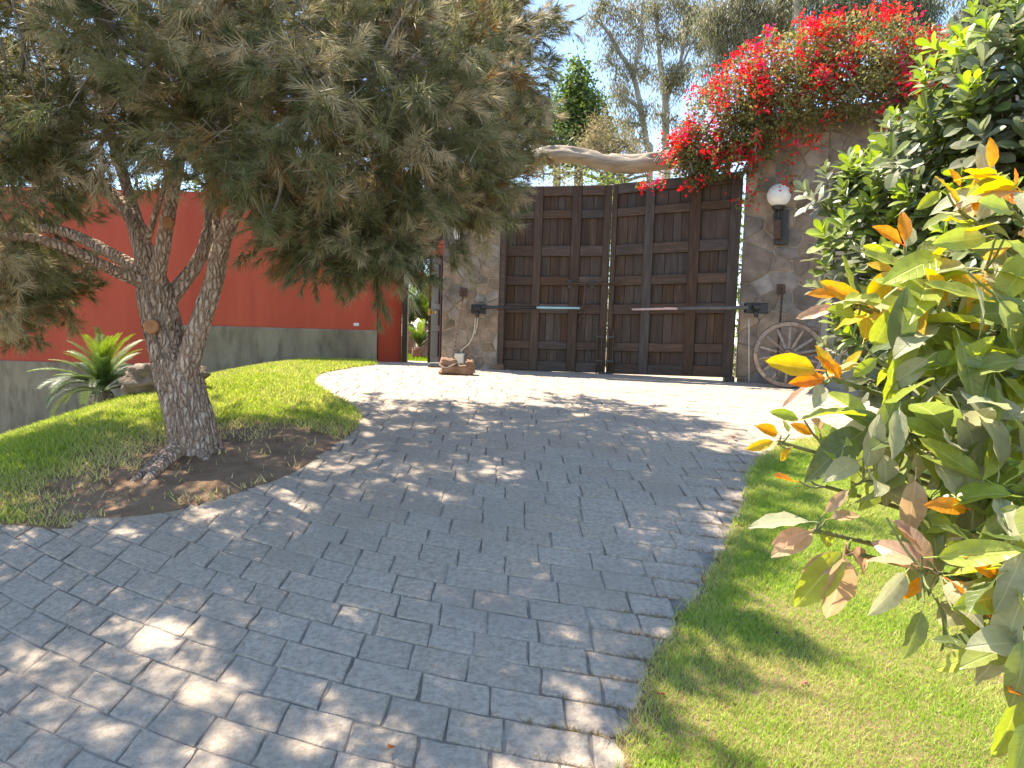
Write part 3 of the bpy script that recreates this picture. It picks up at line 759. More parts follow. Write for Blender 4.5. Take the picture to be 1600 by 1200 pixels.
for i in range(4):
    for v in (1.02, 1.2, 1.45, 1.62, 1.78):
        uc = cx0+cw*(i+.5)/4; s = 1 if (i+int(v*10)) % 2 else -1
        mb.tube([frw(uc+.055*(1-t*.75)*math.cos(s*t*9), v+.055*(1-t*.75)*math.sin(t*9), -.145) for t in np.linspace(0, 1, 16)], .006, 5)
mb.build('scroll_grille', M['darkiron'], cdoor, True)

# ---- driftwood log resting over the gate
pts = [(790,268,12.55,13), (830,252,12.5,14), (868,241,12.45,13), (905,244,12.35,12), (945,253,12.25,13), (985,256,12.1,14), (1020,252,12.0,13), (1060,247,11.85,14), (1105,243,11.65,16), (1150,236,11.4,17), (1190,231,11.2,16), (1215,229,11.05,13)]
S = spline([(*at(a, b, c), r*mpp(c)) for a, b, c, r in pts], 90)
hol = [(.18, 1.6, .028, .5), (.27, 1.4, .03, .45), (.47, 2.0, .05, .5), (.56, .9, .03, .4), (.7, 1.5, .06, .55), (.36, 2.6, .03, .4)]
def logfn(p, d, r, t, th):
    a = Vector((p.x*1.1, p.y*1.1, p.z*3)); r *= 1 + .22*mnoise.noise(a*.9+d*1.1) + .10*mnoise.noise(Vector((p.x*1.5, d.z*5, d.y*5)))
    up = math.atan2(d.z, -d.y)           # 0 = facing the drive, pi/2 = top
    for (t0, u0, w, dep) in hol:
        q = ((t-t0)/w)**2 + ((up-u0*.5)/.4)**2
        if q < 1: r *= 1-dep*(1-q)**.6
    return r
logt = MB().tube([Vector(p[:3]) for p in S], list(S[:, 3]), 30, fn=logfn).build('driftwood_log', M['drift'], smooth=True)
tag(logt, 'pale twisted driftwood log lying across the top of the gate', 'log')
# ================================================================== FIXTURES
def rot_to(n): return Vector((0, 0, 1)).rotation_difference(Vector(n).normalized()).to_matrix()
def chain_mesh(P0, P1, n, R=.024, r=.006, sag=.02):
    mb = MB(); P0 = Vector(P0); P1 = Vector(P1); d = (P1-P0)
    q = Vector((1, 0, 0)).rotation_difference(d.normalized()).to_matrix()
    for i in range(n):
        t = (i+.5)/n; c = P0+d*t+Vector((0, 0, -sag*math.sin(math.pi*t)))
        mb.torus(c, R*1.25, r, q @ Matrix.Rotation(math.pi/2*(i % 2)+.3, 3, 'X'), 10, 5, ez=.62)
    return mb
# ---- gate openers
def opener(fm, d_n, br_px, Yb, tube_px, rod_px, label, rodmat, tubemat, box):
    b = at(*br_px, Yb); t = thing('gate_opener', b, label, 'gate opener', 'gate opener arms')
    w, h = box
    MB().box(b + Vector((0, -.01, 0)), w, .10, h, cham=.012).build('bracket_box', M['black'], t)
    MB().box(b + Vector((-.02, -.09, .01)), .11, .09, .09, cham=.02).build('pivot', M['black'], t)
    MB().lathe(b + Vector((-.02, -.09, -.17)), [(.02, .03), (.032, .045), (.032, .12), (.02, .13)], 12).build('motor_cap', M['black'], t, True)
    a = at(*tube_px[0]); c = at(*tube_px[1]); MB().tube([a, c], .028, 12).build('tube', M[tubemat], t, True)
    e = at(*rod_px); MB().tube([c, c+(e-c)*.98], .019, 10).build('rod', M[rodmat], t, True)
    MB().box(e, .04, .05, .05, cham=.008).build('end_fork', M['iron'], t)
    MB().box(e + Vector((0, .06, 0)), .05, .1, .03, cham=.006).build('gate_bracket', M['iron'], t)
    return t
opener(fL, nL, (748, 483), 12.5, ((752, 480, 12.38), (838, 480.5, 12.27)), (908, 481.5, 12.2), 'black gate opener arm with pale blue rod fixed to the pillar', 'bluerod', 'black', (.26, .16))
opener(fR, nR, (1181, 481.5), 10.98, ((1170, 480.5, 10.9), (1060, 482, 11.45)), (986, 483.5, 11.85), 'black gate opener arm with pale pinkish rod beside the wagon wheel', 'pinkrod', 'greyrod', (.34, .16))
# ---- junction box and conduit by the left pillar
def fpu(px, py):                        # pixel on the left pillar's face -> wall coordinates
    p = at(px, py, 12.66); return p.x-pl0.x, p.z-(zg-.05)
u, v = fpu(719, 560)
jb = thing('junction_box', fpl(u, v-.08, .03), 'cream junction box with grey conduits low on the stone pillar', 'junction box')
MB().cbox(fpl, u-.085, u+.085, v-.09, v+.09, .018, .095, .01).build('case', M['cream'], jb)
MB().cbox(fpl, u-.075, u+.075, v-.08, v+.08, .0955, .102, .005).build('lid', M['cream'], jb)
for (dx, pts) in ((0, ((721, 551), (723, 546), (733, 538), (740, 525), (743, 510), (744, 497))), (1, ((748, 497), (746, 510), (743, 522)))):
    MB().tube([Vector(p) for p in spline([fpl(*fpu(*q), .03) for q in pts], 18)], .010, 8).build('conduit', M['cream'], jb, True)
MB().tube([fpl(u, v-.095, .05), fpl(u+.01, v-.2, .05), fpl(u+.02, v-.24, .05)], .02, 8).build('lower_conduit', M['cream'], jb, True)
cv = [at(1172, y, z) for y, z in ((497, 10.98), (520, 10.99), (545, 11.0), (570, 11.0), (597, 11.0))]
cv = [p + Vector((0, .05, 0)) for p in cv]
tag(MB().tube(cv, .009, 8).build('conduit', M['cream'], smooth=True), 'thin pale conduit dropping from the opener box by the wagon wheel', 'conduit')
# ---- chains on rusty plates
def plate_chain(pfun, p_top, p_bot, n, label):
    t = thing('wall_chain', p_top, label, 'chain', 'chains hanging on wall plates')
    MB().box(p_top+Vector((0, .0, 0)), .13, .03, .15, cham=.006).build('wall_plate', M['iron'], t)
    MB().torus(p_top+Vector((0, -.04, -.02)), .03, .008, Matrix.Rotation(math.pi/2, 3, 'Y'), 14, 6).build('ring', M['iron'], t, True)
    chain_mesh(p_top+Vector((0, -.05, -.05)), p_bot, n).build('chain_links', M['iron'], t, True)
u, v = fpu(725, 457); pt = fpl(u, v, .03); pb = at(706, 567, gnd(713, 587).y)
plate_chain(None, pt, pb, 34, 'rusty chain hanging from a plate on the pillar to the wooden block')
# ---- wooden block at the pillar's foot
bc = gnd(713, 587); BY = bc.y+.12; bl_ = thing('wooden_block', (bc.x, BY, T(bc.x, BY)), 'weathered brown carved wooden block chained at the foot of the pillar', 'block')
zb = T(bc.x, BY)
def lump(c, sx, sy, sz, seed, nu=22, nv=13, amp=.18, flat=True, sharp=.6):
    V = []; f = []
    for j in range(nv+1):
        ph = math.pi*j/nv-math.pi/2
        for i in range(nu):
            th = 2*math.pi*i/nu; sp = lambda a: math.copysign(abs(a)**sharp, a)
            d = Vector((sp(math.cos(th))*abs(math.cos(ph))**sharp, sp(math.sin(th))*abs(math.cos(ph))**sharp, sp(math.sin(ph))))
            k = 1+amp*mnoise.noise(d*1.6+Vector((seed, 0, 0)))+amp*.5*mnoise.noise(d*4+Vector((0, seed, 0)))
            V.append(Vector(c)+Vector((d.x*sx*k, d.y*sy*k, d.z*sz*k)))
    for j in range(nv):
        for i in range(nu):
            i2 = (i+1) % nu; f.append((j*nu+i, j*nu+i2, (j+1)*nu+i2, (j+1)*nu+i))
    return MB().add(V, f)
lump((bc.x+.01, BY, zb+.075), .27, .15, .085, 2, amp=.3).build('base_block', M['blockwood'], bl_, True)
lump((bc.x-.14, BY-.02, zb+.19), .13, .12, .075, 5, amp=.35).build('upper_block', M['blockwood'], bl_, True)
lump((bc.x+.21, BY-.02, zb+.16), .07, .11, .08, 8, amp=.4).build('horn', M['blockwood'], bl_, True)
MB().tube([Vector(p) for p in spline([(bc.x-.27, BY-.12, zb+.16), (bc.x-.18, BY-.16, zb+.12), (bc.x-.08, BY-.16, zb+.15), (bc.x+.0, BY-.12, zb+.2)], 12)], .012, 8).build('rope', M['drift'], bl_, True)
ss = gnd(672, 583)
tag(lump((ss.x, 12.9, T(ss.x, 12.9)+.045), .2, .17, .05, 3, amp=.05, sharp=.45).build('stone_slab', M['slate'], smooth=True), 'flat grey rounded stone slab in front of the open side door', 'stone')
# ---- iron wall lantern with leaf scrolls, left pillar
u, v = fpu(719, 374)
ln = thing('iron_lantern', fpl(u, v, .05), 'small black wrought iron lantern with scrolls on the pillar by the side door', 'wall lamp')
MB().cbox(fpl, u-.06, u+.06, v-.2, v+.16, .02, .035, .006).build('backplate', M['darkiron'], ln)
MB().tube([fpl(u, v-.12, .03), fpl(u, v-.17, .12), fpl(u-.02, v-.12, .2), fpl(u-.02, v-.05, .2)], .012, 8).build('arm', M['darkiron'], ln, True)
lc = fpl(u-.02, v-.05, .2)
MB().lathe(lc, [(.03, 0), (.05, .01), (.05, .02)], 8).build('base', M['darkiron'], ln)
MB().lathe(lc+Vector((0, 0, .021)), [(.045, 0), (.075, .17), (.06, .175)], 8).build('glass', M['opal'], ln)
for i in range(8):
    th = 2*math.pi*i/8; MB().tube([lc+Vector((.048*math.cos(th), .048*math.sin(th), .02)), lc+Vector((.08*math.cos(th), .08*math.sin(th), .2))], .007, 6).build('bar', M['darkiron'], ln)
MB().lathe(lc+Vector((0, 0, .197)), [(.1, 0), (.09, .02), (.03, .08), (.012, .1), (.016, .12), (.004, .135)], 8).build('roof', M['darkiron'], ln)
for s, (ou, ov, rr_) in enumerate(((-.11, .05, .07), (.09, .02, .06), (-.1, -.13, .06), (.08, -.16, .07), (0, -.22, .06), (-.16, -.02, .05))):
    sg = 1 if s % 2 else -1
    MB().tube([fpl(u+ou+rr_*(1-t*.8)*math.cos(sg*t*8), v+ov+rr_*(1-t*.8)*math.sin(t*8), .06+.05*t) for t in np.linspace(0, 1, 18)], [.013*(1-.5*t) for t in np.linspace(0, 1, 18)], 6).build('scroll', M['darkiron'], ln, True)
# ---- globe lamp, right wall
def frp(px, py, d=0):
    u, v = u_of(px, py); return u, v
u, v = u_of(1217, 345); gl = thing('globe_lamp', frw(u, v, .05), 'white glass globe lamp on a dark iron wall bracket', 'wall lamp')
MB().cbox(frw, u-.05, u+.15, v-.37, v+.15, .02, .075, .008).build('wall_box', M['darkiron'], gl)
MB().cbox(frw, u-.04, u+.06, v-.3, v-.02, .076, .17, .01).build('arm_box', M['iron'], gl)
cc = frw(u, v, .13)
gcn = at(1217, 305.5, cc.y); cc = Vector((gcn.x, gcn.y, cc.z))
GR = 17.8*mpp(gcn.y)
zc = gcn.z-GR*.93
MB().lathe((cc.x, cc.y, zc-.055), [(.06, 0), (.085, .012), (.09, .04), (.1, .05), (.1, .062)], 18).build('collar', M['darkiron'], gl, True)
MB().lathe((cc.x, cc.y, zc-.24), [(.03, 0), (.055, .015), (.06, .03), (.04, .05), (.03, .06)], 14).build('cup', M['darkiron'], gl, True)
for i in range(6):
    th = 2*math.pi*i/6+.3
    MB().tube([Vector((cc.x+r*math.cos(th), cc.y+r*math.sin(th), zc-.2+z)) for r, z in ((.03, 0), (.062, .03), (.066, .08), (.05, .12), (.062, .148))], .009, 6).build('cage_bar', M['darkiron'], gl, True)
prof = [(GR*math.sin(a), -GR*math.cos(a)) for a in np.linspace(.35, math.pi-.001, 26)]
MB().lathe(gcn, prof, 40).build('globe', M['opal'], gl, True)
# ---- wagon wheel leaning on the right wall
wc = at(1231.5, 555, 10.62); WRd = 52.5*mpp(10.62)
wnorm = (Vector((-math.sin(rad(24)), -math.cos(rad(24)), 0))*math.cos(rad(9)) + Vector((0, 0, math.sin(rad(9))))).normalized()
wz = T(wc.x, wc.y); wc.z = wz+WRd*math.cos(rad(9))+.012
WM = rot_to(wnorm)
wh = thing('wagon_wheel', (wc.x, wc.y, wz), 'old wooden wagon wheel leaning against the stone wall under the globe lamp', 'wheel')
def warc(name, r0, r1, a0, a1, h0, h1, mat, par, n=10):
    V = []; f = []
    for i in range(n+1):
        a = a0+(a1-a0)*i/n
        for (r, h) in ((r0, h0), (r1, h0), (r1, h1), (r0, h1)): V.append(wc+WM @ Vector((r*math.cos(a), r*math.sin(a), h)))
    for i in range(n):
        for k in range(4): f.append((4*i+k, 4*i+(k+1) % 4, 4*i+4+(k+1) % 4, 4*i+4+k))
    f += [(3, 2, 1, 0), (4*n, 4*n+1, 4*n+2, 4*n+3)]
    return MB().add(V, f).build(name, M[mat], par)
for i in range(7):
    a = 2*math.pi*i/7; warc('felloe', WRd*.865, WRd*.972, a+.006, a+2*math.pi/7-.006, -.032, .032, 'oldwood', wh)
warc('iron_tyre', WRd*.9725, WRd, 0, 2*math.pi-.0005, -.03, .03, 'iron', wh, 56)
for i in range(14):
    a = 2*math.pi*(i+.5)/14; d = WM @ Vector((math.cos(a), math.sin(a), 0))
    MB().tube([wc+d*WRd*.13, wc+d*WRd*.3, wc+d*WRd*.7, wc+d*WRd*.866], [.026, .022, .019, .02], 8).build('spoke', M['oldwood'], wh, True)
hub = MB().lathe(wc+wnorm*-.09, [(.06, 0), (.075, .02), (.085, .07), (.085, .12), (.07, .15), (.058, .2), (.05, .215), (.032, .215), (.03, .17)], 20, WM).build('hub', M['oldwood'], wh, True)
MB().torus(wc+wnorm*.118, .056, .009, WM, 20, 6).build('hub_ring', M['iron'], hub, True)
ptop = frw(*u_of(1221, 452), .03); pbot = wc+wnorm*.12+Vector((-.04, 0, -.30))
plate_chain(None, ptop, Vector((at(1212, 590, pbot.y).x, pbot.y-.02, wz+.16)), 42, 'rusty chain hanging from a plate over the wagon wheel')
# ================================================================== PINE TREE
pine = thing('pine_tree', TREE, 'large spreading pine tree with a forked leaning trunk on the lawn', 'tree')
TY = TREE.y
def limbpts(lst): return [(*at(x, y, Y), r*mpp(Y)) for x, y, Y, r in lst]
def barkfn(amp):
    def fn(p, d, r, t, th):
        q = Vector((d.x*9, d.y*9, p.z*3.2)); w = mnoise.noise(q*.5)*1.2
        n1 = abs(mnoise.noise(Vector((d.x*11+w*1.5, d.y*11+w*1.5, p.z*4.5))))
        n2 = abs(mnoise.noise(Vector((d.x*25+w, d.y*25, p.z*11+w))))
        low = mnoise.noise(Vector((d.x*1.5, d.y*1.5, p.z*2)))
        return r*(1+.07*low) + amp*(min(n1*2.2, .55)+.45*min(n2*2, .6)-.4)
    return fn
def limb(name, lst, n, seg, amp, parent=pine, mat='bark'):
    S = spline(limbpts(lst), n); S[:, 3] *= .97 if name == 'trunk' else .72
    return MB().tube([Vector(p[:3]) for p in S], list(np.maximum(S[:, 3], .006)), seg, fn=barkfn(amp)).build(name, M[mat], parent, True)
y0 = TY
limb('trunk', [(312,735,y0,54), (307,715,y0,45), (303,696,y0,38.5), (297,660,y0,35), (287,620,y0,33), (274,580,y0,32), (263,545,y0,28), (252,500,y0,27), (243,462,y0,26), (237,435,y0,20), (234,415,y0,14)], 190, 120, .035)
limb('limb', [(296,610,y0,20), (291,585,y0-.05,24), (300,545,y0-.1,23), (314,500,y0-.1,20.5), (331,450,y0-.1,19), (341,405,y0-.15,18.5), (352,365,y0-.25,16), (378,315,y0-.4,15), (415,270,y0-.6,13), (460,215,y0-.9,11), (500,150,y0-1,8)], 80, 40, .02)
limb('limb', [(245,470,y0,18), (224,442,y0-.05,16), (190,428,y0-.2,13), (150,410,y0-.4,11), (105,388,y0-.6,10), (50,372,y0-.7,9), (-30,366,y0-.8,8), (-110,350,y0-.8,6)], 60, 28, .012)
limb('limb', [(240,455,y0+.05,16), (220,424,y0+.05,13), (180,400,y0+.1,12), (135,376,y0+.2,11), (85,358,y0+.3,10), (30,357,y0+.4,8), (-60,340,y0+.5,6)], 60, 28, .012)
limb('limb', [(240,455,y0,26), (231,420,y0,23), (222,385,y0+.02,20), (212,350,y0+.05,17), (190,318,y0+.1,15), (158,290,y0+.15,13), (120,262,y0+.2,11), (80,220,y0+.3,9), (40,150,y0+.4,6)], 60, 34, .016)
limb('limb', [(219,365,y0+.05,14), (208,325,y0+.15,12), (196,285,y0+.3,11), (180,230,y0+.4,10), (168,180,y0+.5,9), (160,100,y0+.6,8), (150,0,y0+.7,6)], 50, 26, .012)
limb('limb', [(240,450,y0-.03,20), (248,415,y0-.06,17), (255,380,y0-.1,15), (262,345,y0-.15,14), (268,310,y0-.2,13), (278,260,y0-.3,12), (290,180,y0-.4,10), (300,60,y0-.4,8), (300,-120,y0-.3,6)], 60, 30, .014)
limb('limb', [(258,475,y0+.06,18), (280,448,y0+.1,16), (305,415,y0+.15,14), (322,380,y0+.2,13), (330,335,y0+.25,12.5), (332,290,y0+.3,12), (340,220,y0+.5,11), (360,120,y0+.8,9), (380,-50,y0+1,7)], 60, 30, .014)
limb('limb', [(225,390,y0+.02,7), (240,345,y0-.1,6.5), (252,305,y0-.2,5.5), (262,270,y0-.3,4)], 24, 16, .006)
limb('limb', [(345,385,y0-.2,10), (338,350,y0-.1,8), (343,320,y0,7), (350,270,y0+.1,6)], 24, 16, .006)
limb('limb', [(415,270,y0-.6,9), (520,240,y0-.4,8), (630,200,y0+.1,6), (700,160,y0+.7,4.5), (750,140,y0+1.1,3)], 40, 18, .008)
limb('limb', [(500,150,y0-1,7), (600,120,y0-.3,6), (680,70,y0+.6,5), (730,40,y0+1.2,3)], 40, 16, .006)
limb('limb', [(340,220,y0+.5,9), (450,180,y0+1.4,8), (590,150,y0+2.4,7), (720,180,y0+3,5)], 40, 16, .008)
for (x, y, Y, rx, rz) in ((236.5, 510, TY-.19, 10.5, 12.5), (262, 347, TY-.215, 8.5, 10)):
    c = at(x, y, Y); d = Vector((.0, -1, .1)).normalized()
    MB().lathe(c, [(rx*mpp(Y)*1.12, -.03), (rx*mpp(Y)*1.1, .008), (rx*mpp(Y)*.92, .014), (rx*mpp(Y)*.5, .010), (rx*mpp(Y)*.2, .013)], 18, rot_to(d)).build('cut_scar', M['cut'], pine, True)
def root(lst, n=30):
    S = spline([(*(gnd(x, y)+Vector((0, 0, dz))), r*mpp(TY)) for x, y, dz, r in lst], n)
    MB().tube([Vector(p[:3]) for p in S], list(np.maximum(S[:, 3], .008)), 14, fn=barkfn(.01)).build('root', M['bark'], pine, True)
root([(292,700,.1,16), (278,714,.08,13), (262,728,.05,11), (244,744,.04,9), (230,757,.02,6), (222,764,-.02,4)])
root([(285,700,.06,11), (262,716,.05,8), (240,732,.03,7), (215,752,.02,6), (198,764,-.02,3)])
root([(318,702,.06,16), (336,704,.02,10), (352,707,-.02,6), (362,710,-.06,4)])
root([(312,712,.05,12), (320,722,.01,7), (326,730,-.03,4)])

# crown: twigs carrying bottle-brush tufts of needles, spread through the volumes of the boughs
def wpt(x, y, Y): return at(x, y, Y)
BL = [(*wpt(*a[:3]), a[3]) for a in (
    (30,130,5.3,.8), (200,70,5.0,.85), (370,120,4.8,.8), (540,110,5.0,.85), (320,205,5.3,.36), (450,245,5.0,.62), (600,235,5.5,.72), (720,120,6.8,.86),
    (765,70,7.4,.66), (770,185,7.3,.48), (700,265,6.4,.56), (560,345,5.5,.42), (640,330,5.7,.38), (470,330,5.4,.36), (440,300,5.6,.3),
    (560,390,5.4,.26), (505,372,5.4,.24), (620,375,5.6,.26), (665,350,6.0,.3), (590,405,5.4,.16), (690,370,6.2,.2), (740,320,6.8,.28),
    (20,425,6.9,.48), (75,450,6.9,.24), (15,480,6.8,.32), (800,120,8.0,.4), (815,190,8.0,.28), (790,228,7.6,.26), (815,80,8.3,.4),
    (-20,430,6.7,.5), (20,290,6.8,.55), (50,235,5.3,.34), (-10,230,5.2,.5), (-70,300,5.2,.7), (740,270,6.8,.36), (780,245,7.3,.24), (120,160,5.6,.45), (260,160,5.6,.6), (640,130,5.6,.74), (-60,440,5.4,.4), (840,140,8.2,.2), (815,30,8.2,.4), 
    (80,40,8,1.2), (330,0,8.4,1.4), (590,60,8.6,1.3), (735,90,8.6,.9), (180,180,7.4,.5), (480,190,7.8,1.0), (650,220,8.2,.7), (-60,170,7.4,.9), (735,200,9.3,.55), (300,170,7.6,.55))]
BL += [(-3.9, 5.0, 5.5, 1.15), (-2.9, 5.6, 5.5, 1.15), (-2.8, 7.1, 6.5, 1.4), (-4.7, 6.4, 5.4, 1.4), (-1.3, 7.3, 5.5, 1.1), (-.75, 8.6, 4.9, 1.05), (-3.4, 8.6, 5.4, 1.5), (-4.7, 4.5, 4.7, 1.15), (-.7, 9.3, 4.0, .8), (-1.5, 6.0, 5.0, .85), (-4.9, 4.4, 6.1, 1.1), (-3.7, 4.75, 5.9, .85)]
def tufts(P, D, n_need, ln, tw, col, wid=.0026):
    """P base points (m,3), D twig directions; each tuft a short twig with n_need needles"""
    m = len(P); D = norm(D); nn = m*n_need
    Pi = np.repeat(P, n_need, 0); Di = np.repeat(D, n_need, 0)
    s = rng.random(nn)**.8; tl = np.repeat(tw, n_need)
    base = Pi + Di*(s*tl)[:, None]
    side = rvec(nn); side = norm(side-Di*np.sum(side*Di, 1)[:, None])
    sp = rng.uniform(.35, 1.05, nn)*(1.15-.55*s)
    nd = norm(Di*np.cos(sp)[:, None] + side*np.sin(sp)[:, None]); nd[:, 2] -= .18; nd = norm(nd)
    L_ = np.repeat(ln, n_need)*rng.uniform(.65, 1.1, nn)
    w = norm(np.cross(nd, rvec(nn)))*wid
    V = np.empty((nn, 3, 3)); V[:, 0] = base-w; V[:, 1] = base+w; V[:, 2] = base+nd*L_[:, None]
    C = np.repeat(np.repeat(col, n_need, 0)*rng.uniform(.8, 1.2, (nn, 1)), 3, 0)
    return V.reshape(-1, 3), C
TP, TD, TC = [], [], []; tw_mb = MB()
for (bx, by, bz, r) in BL:
    n = int((62*r*r+20*r**3+12)*(1.2 if bz > 4.4 else 1.3)); c = np.array((bx, by, bz))
    d = rvec(n); rr_ = r*(rng.random(n)**.36); p = c+d*rr_[:, None]*np.array([1.12, 1.12, .9])
    clump = np.array([mnoise.noise(Vector(q*(1.25 if bz > 4.4 else 1.7))) for q in p]); k = clump > (-.04 if bz > 4.4 else -.2); p, d = p[k], d[k]
    out = norm(d*np.array([1, 1, .5]) + rng.normal(0, .35, d.shape) + np.array([0, -.15, .0])); tone = rng.normal(0, 1, len(p))
    for q, o_, tn in zip(p, out, tone):        # one branchlet end: a spray of tufts
        m = 8; s = rng.uniform(-.06, .24, m); td = norm(o_+rng.normal(0, .5, (m, 3))+np.array([0, 0, -.12]))
        TP.append(q+o_*s[:, None]+rng.normal(0, .04, (m, 3))); TD.append(td); TC.append(np.full(m, tn))
    for _ in range(int(5+6*r) if len(p) else 0):
        i = R_.randrange(len(p)); a = Vector(p[i]); cen = Vector(c); q = cen+(a-cen)*R_.uniform(.0, .3); mid = (a+q)/2+Vector((0, 0, R_.uniform(-.08, .12)))
        S = spline([q, mid, a], 7); tw_mb.tube([Vector(s) for s in S], list(np.linspace(.014, .004, 7)), 5, cap=False)
TP = np.vstack(TP); TD = np.vstack(TD); TC = np.concatenate(TC); print('tufts', len(TP))
m = len(TP)
g = np.array([.25, .235, .105]); t_ = np.array([.52, .435, .28]); dk = np.array([.115, .13, .052]); br_ = np.array([.33, .19, .07])
a = np.clip(.5+.35*TC+rng.normal(0, .15, m), 0, 1)[:, None]; col = dk*(1-a)+g*a
b = np.clip((TC-.15)*.7+rng.normal(0, .2, m), 0, .9)[:, None]; col = col*(1-b)+t_*b
b = ((TC < -1.1) & (rng.random(m) < .7))[:, None]*.7; col = col*(1-b)+br_*b
V, C = tufts(TP, TD, 38, rng.uniform(.10, .155, m), rng.uniform(.08, .16, m), col, .0031)
npmesh('crown', V, 3, M['needle'], C, pine)
ends = TP+TD*.12; st = TP-TD*.14
side = norm(np.cross(TD, rvec(m)))*.0035
V = np.stack([st-side, st+side, ends], 1).reshape(-1, 3)
npmesh('twigs', V, 3, M['twig'], None, pine)['kind'] = 'stuff'
tw_mb.build('branchlets', M['twig'], pine, True)['kind'] = 'stuff'
# drooping bare pale twigs in front of the crown
for (x, y, Y, pts) in ((20, 0, 4.9, ((28, 40), (45, 110), (58, 170))), (55, 85, 4.85, ((70, 110), (72, 150))), (0, 60, 4.9, ((8, 100), (5, 160))), (600, 80, 4.5, ((620, 40), (640, 10))), (700, 35, 5.0, ((745, 20), (770, 5)))):
    S = spline([at(x, y, Y)]+[at(a, b, Y) for a, b in pts], 14); MB().tube([Vector(s) for s in S], list(np.linspace(.011, .004, 14)), 6).build('bare_twig', M['twig'], pine, True)

# ================================================================== CYCADS
def frond_mesh(name, L_, arch, nl, mat, leaf, ccol, seed, lift=.25):
    """pinnate frond along +y, arching up then down; leaflets on both sides"""
    r = np.random.default_rng(seed); mb = []; C = []
    t = np.linspace(0, 1, 14); ang = lift*np.pi/2*1.0 - arch*t
    P = np.zeros((14, 3))
    for i in range(1, 14):
        P[i] = P[i-1]+np.array([0, math.cos(ang[i]), math.sin(ang[i])])*L_/13
    def pos(s):
        u = s*13; i = min(int(u), 12); return P[i]+(P[i+1]-P[i])*(u-i)
    tris = []; cols = []
    for i in range(13):
        w0, w1 = .009*(1-t[i]*.7), .009*(1-t[i+1]*.7); up = np.array([0, 0, .006])
        for s in (-1, 1):
            X0, X1 = np.array([s*w0, 0, 0]), np.array([s*w1, 0, 0])
            tris += [P[i]+up, P[i]+X0, P[i+1]+X1, P[i]+up, P[i+1]+X1, P[i+1]+up]; cols += [(.2, .22, .06)]*6
    for k in range(nl):
        s = .12+.88*k/nl; b = pos(s); b2 = pos(min(s+.015, 1)); fw = (pos(min(s+.02, 1))-pos(max(s-.02, 0))); fw /= np.linalg.norm(fw)
        ll = leaf*math.sin(math.pi*(.12+.82*s))**.6*r.uniform(.9, 1.1)
        for sd in (-1, 1):
            d = np.array([sd, 0, .35])*.95+fw*(.55+.5*s)+np.array([0, 0, r.uniform(-.1, .1)]); d /= np.linalg.norm(d)
            tip = b+d*ll-np.array([0, 0, .12*ll]); mid = b+d*ll*.5; w = fw*.0075
            tris += [b-w*.6, b+w*.6, mid+w, b-w*.6, mid+w, mid-w, mid-w, mid+w, tip]; c = np.array(ccol)*r.uniform(.75, 1.25); cols += [c]*9
    V = np.array(tris); o = npmesh(name, V, 3, mat, np.array(cols)); me = o.data; bpy.data.objects.remove(o); return me
FM = [frond_mesh('frond', 1.0, a, 52, M['leaf'], .18, c, i, l) for i, (a, l, c) in enumerate(((1.2, .75, (.13, .19, .035)), (1.5, .6, (.075, .12, .035)), (1.0, .9, (.17, .23, .04)), (1.7, .45, (.085, .115, .045))))]
def cycad(loc, label, fr, trunk=(.12, .2), name='cycad'):
    t = thing(name, loc, label, 'cycad', 'cycads in the garden'); loc = Vector(loc)
    lump(loc+Vector((0, 0, trunk[1]*.5)), trunk[0], trunk[0], trunk[1]*.6, 4, amp=.25).build('trunk', M['bark'], t, True)
    for (az_, tilt, sc, k) in fr:
        o = bpy.data.objects.new('frond', FM[k % 4]); link(o, t); o.location = (0, 0, trunk[1])
        o.rotation_euler = Euler((rad(tilt), 0, rad(az_)), 'XYZ'); o.scale = (sc,)*3
    return t
cb = at(160, 640, 9.0); cb.z = T(cb.x, cb.y)
rr = random.Random(3); fr = []
for i in range(40): fr.append((i*360/40*3+rr.uniform(-12, 12), rr.choice((-8, 0, 10, 22, 35)) + rr.uniform(-6, 6), rr.uniform(.62, .9), rr.randrange(4)))
fr += [(95, -18, .8, 3), (80, -10, .8, 1), (110, 5, .75, 0), (75, 12, .8, 0), (100, 28, .8, 0), (-80, 10, .85, 1)]
cycad(cb, 'bushy sago cycad on the lawn beside the boulder and pine trunk', fr)
# boulder behind the trunk
bb = at(262, 600, 8.6); bz = T(bb.x, bb.y)
tag(lump((bb.x, bb.y, bz+.17), .47, .24, .19, 14, 40, 22, .45, sharp=.75).build('boulder', M['rock'], smooth=True), 'long grey brown boulder half hidden behind the pine trunk', 'boulder')
# plants seen through the open door
for k, (x, y, Y, lb, s, n) in enumerate(((655, 545, 17.0, 'low cycad on the grass seen through the open side door', .8, 22), (664, 520, 18.6, 'tall arching cycad behind the low one seen through the side door', 1.5, 24), (640, 515, 19.5, 'cycad with pale fronds at the back of the view through the side door', 1.5, 22))):
    p = at(x, y, Y); p.z = T(p.x, p.y); rr = random.Random(k+40)
    fr = [(i*360/n+rr.uniform(-9, 9), rr.uniform(0, 45), s*rr.uniform(.8, 1.1), rr.randrange(4)) for i in range(n)]
    cycad(p, lb, fr, (.16, .25 if k == 0 else .75))
n = 9000; x = rng.uniform(-5.2, -1.0, n); y = rng.uniform(15.4, 19.5, n); b = np.stack([x, y, Tv(x, y)-.03], 1)
th = rng.uniform(0, 6.28, n); sd = np.stack([np.cos(th), np.sin(th), 0*th], 1)*.012; tip = b+np.stack([rng.normal(0, .04, n), rng.normal(0, .04, n), rng.uniform(.06, .13, n)], 1)
